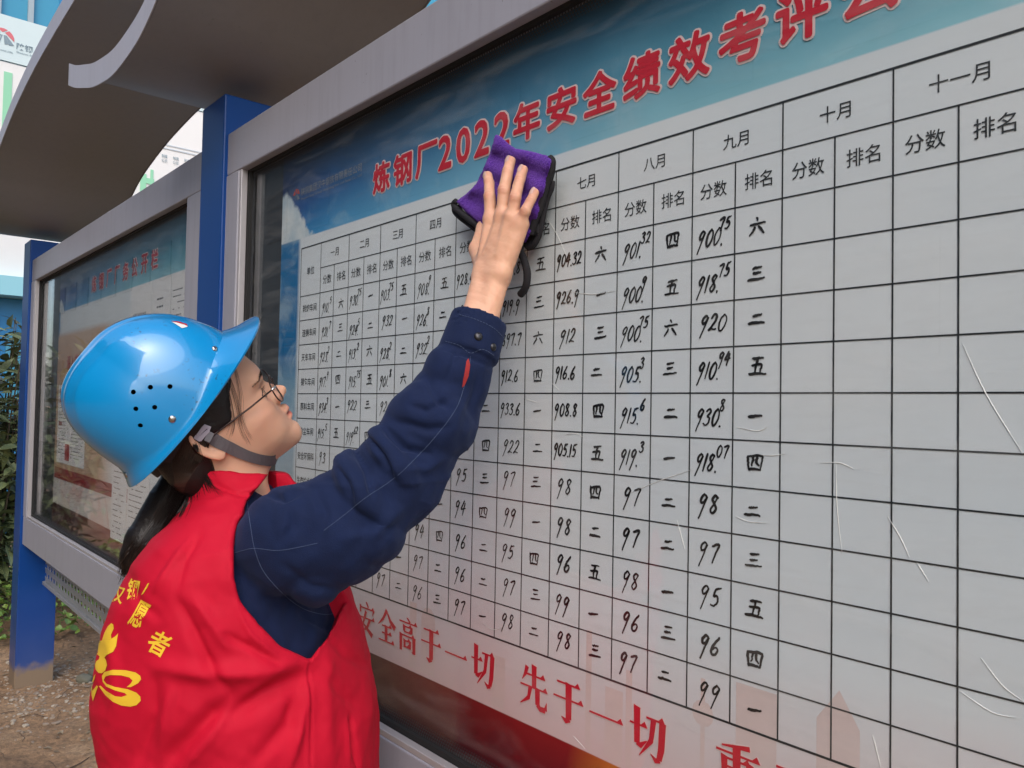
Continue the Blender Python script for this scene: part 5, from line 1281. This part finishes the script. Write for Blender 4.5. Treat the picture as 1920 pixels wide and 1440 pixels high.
def slab(poly,t0,t1,name,m,par):
    k=len(poly); v=[cp(*p,t0) for p in poly]+[cp(*p,t1) for p in poly]; f=[tuple(range(k)),tuple(range(2*k-1,k-1,-1))]+[(i,i+k,(i+1)%k+k,(i+1)%k) for i in range(k)]
    o=mesh(name,c2w(np.array(v)),f,m,par); b=o.modifiers.new('b','BEVEL'); b.width=.0006; b.segments=2; return o
slab([zz(*p) for p in ((650,185),(680,145),(712,160),(735,188),(778,150),(832,170),(818,205),(796,185),(724,258),(745,268),(738,292),(688,262),(712,212),(690,205))],tb-.001,tb+.0015,'buckle',M_buck,HAT)
slab([zz(*p) for p in ((800,188),(822,205),(748,290),(738,275),(724,256))],tb-.001,tb+.0015,'buckle_bar',M_buck,HAT)
slab([zz(*p) for p in ((812,205),(856,225),(820,298),(770,278))],tb-.0005,tb+.002,'strap_loop',mat('grey_loop',(.15,.145,.16),.7),HAT)
# inner tab that hangs the buckle from the shell
slab([zz(*p) for p in ((640,150),(668,135),(700,160),(672,195))],tb+.001,tb+.004,'buckle_tab',M_buck,HAT)
# ------------------------------------------------------------------ glasses
GL=empty('glasses',tuple(c2w(h2c((98,0,16)))),'thin dark wire rimmed glasses with silver hinges on the upturned face','glasses')
M_wire=mat('dark_bronze_wire',(.05,.03,.025),.3,.6); M_silver=mat('silver_hinge',(.75,.75,.75),.2,1.0)
def hw(L): return [tuple(p) for p in c2w(h2c(np.array(L,float)))]
for s in (-1,1):
    v=[];mb=MB(); ring=[]
    for i in range(41):
        t=2*math.pi*i/40; l=34+24.5*math.copysign(abs(math.cos(t))**.85,math.cos(t)); u=12+19*math.copysign(abs(math.sin(t))**.85,math.sin(t)); a=107-.0042*(l-10)**2-.10*(12-u)*.6; ring.append((a,s*l,u))
    mb.tube(hw(ring),.0011,6,False); mb.build('lens_rim',M_wire,GL,True)
    c=(105.5,s*34,12); P=hw([c]+ring[:-1]); mesh('lens',P,[(0,i+1,(i+1)%40+1) for i in range(40)],M_lens,GL)
    MB().tube(hw([(104,s*57,20),(101,s*62,21),(97,s*66,21)]),[.0013,.0018,.0014],6).build('hinge',M_silver,GL,True)
    MB().tube(hw([(97,s*66,21),(60,s*72,19),(25,s*75,18),(0,s*77,17),(-12,s*77,8)]),[.0012,.0013,.0013,.0014,.0014],6).build('temple_arm',M_wire,GL,True)
    MB().tube(hw([(106,s*10,10),(103,s*9,6),(101,s*10,2)]),.0007,5).build('nose_pad_arm',M_silver,GL,True)
MB().tube(hw([(107,-9.5,16),(110,-4,19),(110,4,19),(107,9.5,16)]),.0008,6).build('bridge',M_wire,GL,True)
# ------------------------------------------------------------------ eyes, brow, lashes
M_brow=mat('black_hair',(.012,.009,.008),.45); mb=MB(); Rb=np.random.default_rng(4)
for s in (-1,1):
    for i in range(150):
        q=Rb.uniform(0,1); l=16+34*q; u=34+6*math.sin(q*2.4)-3*q+Rb.normal(0,1.3)*(1-.5*q); 
        o=Vector(h2c((130,s*l,u))); d=Vector(HR@np.array([-1,0,0])); h=BB.ray_cast(o,d)
        if h[0] is None: continue
        p=np.array(h[0]); dr=HR@np.array([-.25*q,s*(.5+.4*q),.75-.7*q]); dr/=np.linalg.norm(dr); n=HR@np.array([1,0,0])
        mb.tube([tuple(c2w(p)),tuple(c2w(p+dr*.0035+n*.0008)),tuple(c2w(p+dr*.007+n*.0003))],[.00022,.00018,.00008],3,False)
mb.build('eyebrows',M_brow,body)
M_eye=mat('eye_white',(.62,.58,.55),.15); M_iris=mat('dark_iris',(.015,.010,.008),.1)
for s in (-1,1):
    mb=MB()
    for k,(u0,bend) in enumerate(((19,2.2),(11.5,-1.6))):
        pts=[]
        for i in range(9):
            q=i/8; l=19+25*q; u=u0+bend*math.sin(math.pi*q)-(u0-15)*abs(2*q-1)**3*.8; a=0
            o=Vector(h2c((130,s*l,u))); h=BB.ray_cast(o,Vector(HR@np.array([-1,0,0])))
            if h[0] is not None: pts.append(c2w(np.array(h[0])+HR@np.array([.4,0,0])*.001))
        if len(pts)>2: mb.tube([tuple(p) for p in pts],.0008 if k==0 else .0004,4)
        if k==0:
            for p in pts:
                for j in range(2): e=p+(HR@np.array([.8,s*.25,.35]))@np.array([RT,UP,FW])*.007; mb.tube([tuple(p),tuple((p+e)/2+np.array([0,0,-.0008])),tuple(e)],[.0003,.0002,.0001],3)
    mb.build('eyelashes',M_brow,body)
    # almond of white and iris sitting between the lids
    for nm,ll,uu,w_,h_,mm,of in (('eye_white',31,15.2,10,3.1,M_eye,.0003),('iris',32,15.6,4.0,3.1,M_iris,.0006)):
        v=[];
        for i in range(20):
            t=2*math.pi*i/20; h=BB.ray_cast(Vector(h2c((130,s*(ll+w_*math.cos(t)),uu+h_*math.sin(t)))),Vector(HR@np.array([-1,0,0])))
            if h[0] is not None: v.append(c2w(np.array(h[0])+HR@np.array([1,0,0])*of))
        h=BB.ray_cast(Vector(h2c((130,s*ll,uu))),Vector(HR@np.array([-1,0,0])))
        if h[0] is not None and len(v)==20: v.append(c2w(np.array(h[0])+HR@np.array([1,0,0])*of)); mesh(nm,v,[(i,(i+1)%20,20) for i in range(20)],mm,body,True)
# ------------------------------------------------------------------ hair
M_hair=mat('black_brown_hair',(.011,.008,.007),.42,bump=.3,bscale=500); M_hair.node_tree.nodes['Principled BSDF'].inputs['Specular IOR Level'].default_value=.35
PT=[(356,850,1.12,.020),(342,905,1.13,.027),(322,940,1.125,.029),(300,978,1.12,.029),(272,1015,1.105,.025),(250,1045,1.10,.016),(240,1068,1.10,.006)]
def hair_sdf(P):
    L=c2h(P); a,l,u=L[:,0],L[:,1],L[:,2]; al=np.abs(l)
    M=np.stack([a,al,u],1)
    cap=smin(ell(L,(-4,0,48),(102,80.5,88)),face_sdf(L)-6.5,10)
    # front hairline: temple line leaning back towards the ear
    edge=a-(34+.55*(u-20)); edge=np.where(u<20,a-(34+1.2*(u-20)),edge)
    cap=smax(cap,edge,4); cap=smax(cap,-(u+8)-.0*a,6) if False else cap
    low=-(u-(16+(-8-a)*-.0)); low=np.where(a>-6,16-u,np.where(a>-30,16-u-(-6-a)*2.2,-38-u)); cap=smax(cap,low,5)
    cap=smin(cap,ell(M,(-48,42,-10),(32,29,46)),12)
    d=cap*.001
    for p,q in zip(PT[:-1],PT[1:]): d=smin(d,cone(P,cp(*p[:3]),cp(*q[:3]),p[3],q[3]),.012)
    # keep the mass inside the hat
    return d+.0010*np.sin(L[:,0]*.9+L[:,1]*.5)*np.sin(L[:,1]*1.3)
lo=np.minimum(np.array([h2c((x,y,z)) for x in (-115,90) for y in (-90,90) for z in (-70,140)]).min(0),np.array([cp(*p[:3]) for p in PT]).min(0)-.03); hi=np.array([h2c((x,y,z)) for x in (-115,90) for y in (-90,90) for z in (-70,140)]).max(0)
v,f=nets(hair_sdf,lo,hi,.0034); v=relax(v,f,1,.5)
# trim what would poke through the hard hat
v=hat_trim(v)
hair=nmesh('hair',v,f,M_hair,PERSON)
BHR=bvh(v,f)
M_hair2=mat('hair_highlight_strand',(.035,.022,.016),.4)  # lighter copy of the hair colour, painting highlights into the dark mass
Rh=np.random.default_rng(8); mb=MB(); mbl=MB()
C=np.array([cp(*p[:3]) for p in PT]); Rr=np.array([p[3] for p in PT])
for i in range(900):
    ph=Rh.uniform(0,6.28); k=Rh.uniform(.75,1.12)**.7; j0=Rh.integers(0,2); pts=[];lam=Rh.normal(0,.003,3)
    end=Rh.uniform(.80,1.12)
    for q in np.linspace(j0*.16,end,9):
        t=min(q,1)*(len(C)-1); i0=min(int(t),len(C)-2); fr=t-i0; c=C[i0]*(1-fr)+C[i0+1]*fr; r=(Rr[i0]*(1-fr)+Rr[i0+1]*fr)
        if q>1: c=C[-1]+(C[-1]-C[-2])*(q-1)*5
        r=max(r,.006); tx=np.array([.75,.55,0]); off=tx*math.cos(ph)*r*k+np.array([0,0,1])*math.sin(ph)*r*k
        pts.append(tuple(c2w(c+off+lam*q*1.5+Rh.normal(0,.0006,3))))
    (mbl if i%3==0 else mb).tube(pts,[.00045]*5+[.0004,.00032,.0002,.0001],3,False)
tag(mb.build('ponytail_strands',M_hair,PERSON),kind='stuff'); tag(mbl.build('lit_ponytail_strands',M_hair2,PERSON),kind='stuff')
mb=MB()
def lock(px,r=.00022,jit=2.0,n=1,off=.0012,end=None):
    for _ in range(n):
        J=Rh.normal(0,jit,2); P=cr([np.array(p,float)+J*(.3+.7*i/len(px)) for i,p in enumerate(px)],5); W=[];lt=1.07
        for p in P:
            w=cast(BB,p[0],p[1],off); w2=cast(BV,p[0],p[1],off)
            if w is not None and w2 is not None: w=w if w[2]<w2[2] else w2
            elif w is None: w=w2
            if w is None: w=cp(p[0],p[1],lt)
            lt=.7*lt+.3*w[2]; w=cp(p[0],p[1],min(w[2],lt)); W.append(w)
        mb.tube([tuple(c2w(w)) for w in W],[r]*(len(W)-3)+[r*.7,r*.5,r*.3],3,False)
lock([(428,705),(438,735),(446,765),(452,795),(460,815),(468,829)],.00012,5,12)
lock([(424,720),(432,755),(436,790),(430,815)],.00012,6,12)
lock([(440,690),(446,715),(450,745),(449,775),(455,800)],.00012,5,8)
lock([(418,735),(420,765),(412,790),(404,808)],.00028,3.0,60)
lock([(432,712),(426,740),(416,770),(400,796)],.00028,3.5,60)
lock([(366,835),(370,860),(376,885),(384,902),(390,915)],.00022,9,70)
lock([(356,845),(354,880),(354,910),(352,930)],.00025,10,90)
lock([(376,862),(384,890),(398,912),(418,926)],.00014,5,10)
lock([(348,860),(342,900),(345,935),(330,965)],.00032,7,90)
lock([(345,840),(335,885),(325,930),(300,975)],.00035,9,120)
lock([(365,840),(352,890),(345,925),(325,950)],.00035,8,120)
tag(mb.build('loose_hair_strands',M_hair,PERSON),kind='stuff')
mb=MB()
for i in range(170):      # combed strands over the nape, gathered into the tail
    a=Rh.uniform(0,1); P=cr([np.array(p,float) for p in ((318+a*80+Rh.normal(0,3),835+Rh.normal(0,6)-a*10),(322+a*50,872),(328+a*22,905),(322+a*12+Rh.normal(0,3),938+Rh.normal(0,5)))],5); W=[]
    for p in P:
        w=cast(BHR,p[0],p[1],.0004)
        if w is not None: W.append(tuple(c2w(w)))
    if len(W)>4: mb.tube(W,.00032,3,False)
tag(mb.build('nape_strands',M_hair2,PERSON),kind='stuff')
# ------------------------------------------------------------------ the cleaning cloth
CL=empty('cleaning_cloth',tuple(c2w(yp(945,360,-.026))),'purple microfibre cloth with black binding pressed on the board under the hand','cloth')
def fuzz():
    m=mat('purple_microfibre',(.085,.012,.30),.95,noise=.35,nscale=260,bump=1.0,bscale=650); b=m.node_tree.nodes['Principled BSDF']; b.inputs['Sheen Weight'].default_value=.5; b.inputs['Sheen Tint'].default_value=(.55,.3,1,1); b.inputs['Sheen Roughness'].default_value=.4
    m.node_tree.nodes['Bump'].inputs['Distance'].default_value=.004; return m
M_pur=fuzz(); M_bind=mat('black_binding',(.010,.009,.012),.85,noise=.3,nscale=150,bump=.4,bscale=800)
def layer(poly,y0,y1,name,m,amp=.0015,seed=0):
    A=np.array(poly,float)
    y=(y0+y1)/2; cen=yp(*A.mean(0),y)
    def sd(P):
        U=pxof(P); W=c2w(P); d2=poly_sd(U,A)*(1.13/FPX); q=W[:,1]+.0022*np.sin(U[:,0]*.09+U[:,1]*.05+seed)+.0026*np.sin(U[:,1]*.13-U[:,0]*.05+seed); return smax(d2,np.abs(q-y)-(y1-y0)/2,.0045)+.0005*np.sin(U[:,0]*.9)*np.sin(U[:,1]*.8)
    pts=np.array([yp(*p,y) for p in A]); v,f=nets(sd,pts.min(0)-.016,pts.max(0)+.016,.0019); v=relax(v,f,1,.4); v=v+normals(v,f)*np.random.default_rng(3).normal(0,.00042,(len(v),1)); return nmesh(name,v,f,m,CL)
P1=[(929,252),(942,259),(955,272),(967,279),(994,284),(1029,293),(1034,301),(1028,325),(1015,380),(1002,425),(985,455),(940,452),(905,426),(880,404),(856,378),(874,364),(892,347),(906,318),(919,288)]
P2=[(960,290),(1032,312),(1035,345),(1022,385),(1009,440),(993,462),(976,455),(930,440),(900,410)]
layer(P2,-.0245,-.0140,'cloth_under_fold',M_bind,seed=2)
layer(P1,-.0375,-.0245,'cloth_top_fold',M_pur)
def bind(pts,r,y,name='binding'):
    P=cr([np.array(p,float) for p in pts],5); MB().tube([tuple(c2w(yp(p[0],p[1],y if not hasattr(y,'__len__') else np.interp(i,[0,len(P)-1],y)))) for i,p in enumerate(P)],r,10).build(name,M_bind,CL,True)
bind([(1031,296),(1036,304),(1031,325),(1023,352),(1014,385),(1004,412),(995,440)],.0050,-.031)
bind([(1035,340),(1034,352),(1026,372),(1019,402),(1013,432),(1004,455),(993,464),(984,456)],.0045,-.021)
bind([(1036,306),(1034,325),(1026,355),(1016,392),(1008,420)],.0050,-.021)
bind([(856,377),(851,383),(856,392),(874,407),(894,422),(908,432)],.0050,-.034)
bind([(853,384),(853,396),(862,406),(880,420),(896,432),(910,440)],.0050,-.024)
bind([(860,386),(866,398),(884,412),(900,424)],.0040,-.028)
bind([(976,446),(975,470),(982,486),(988,508),(988,528),(984,542),(976,552)],.0056,[-.034,-.022])
COL.objects.unlink(_to); bpy.data.objects.remove(_to)
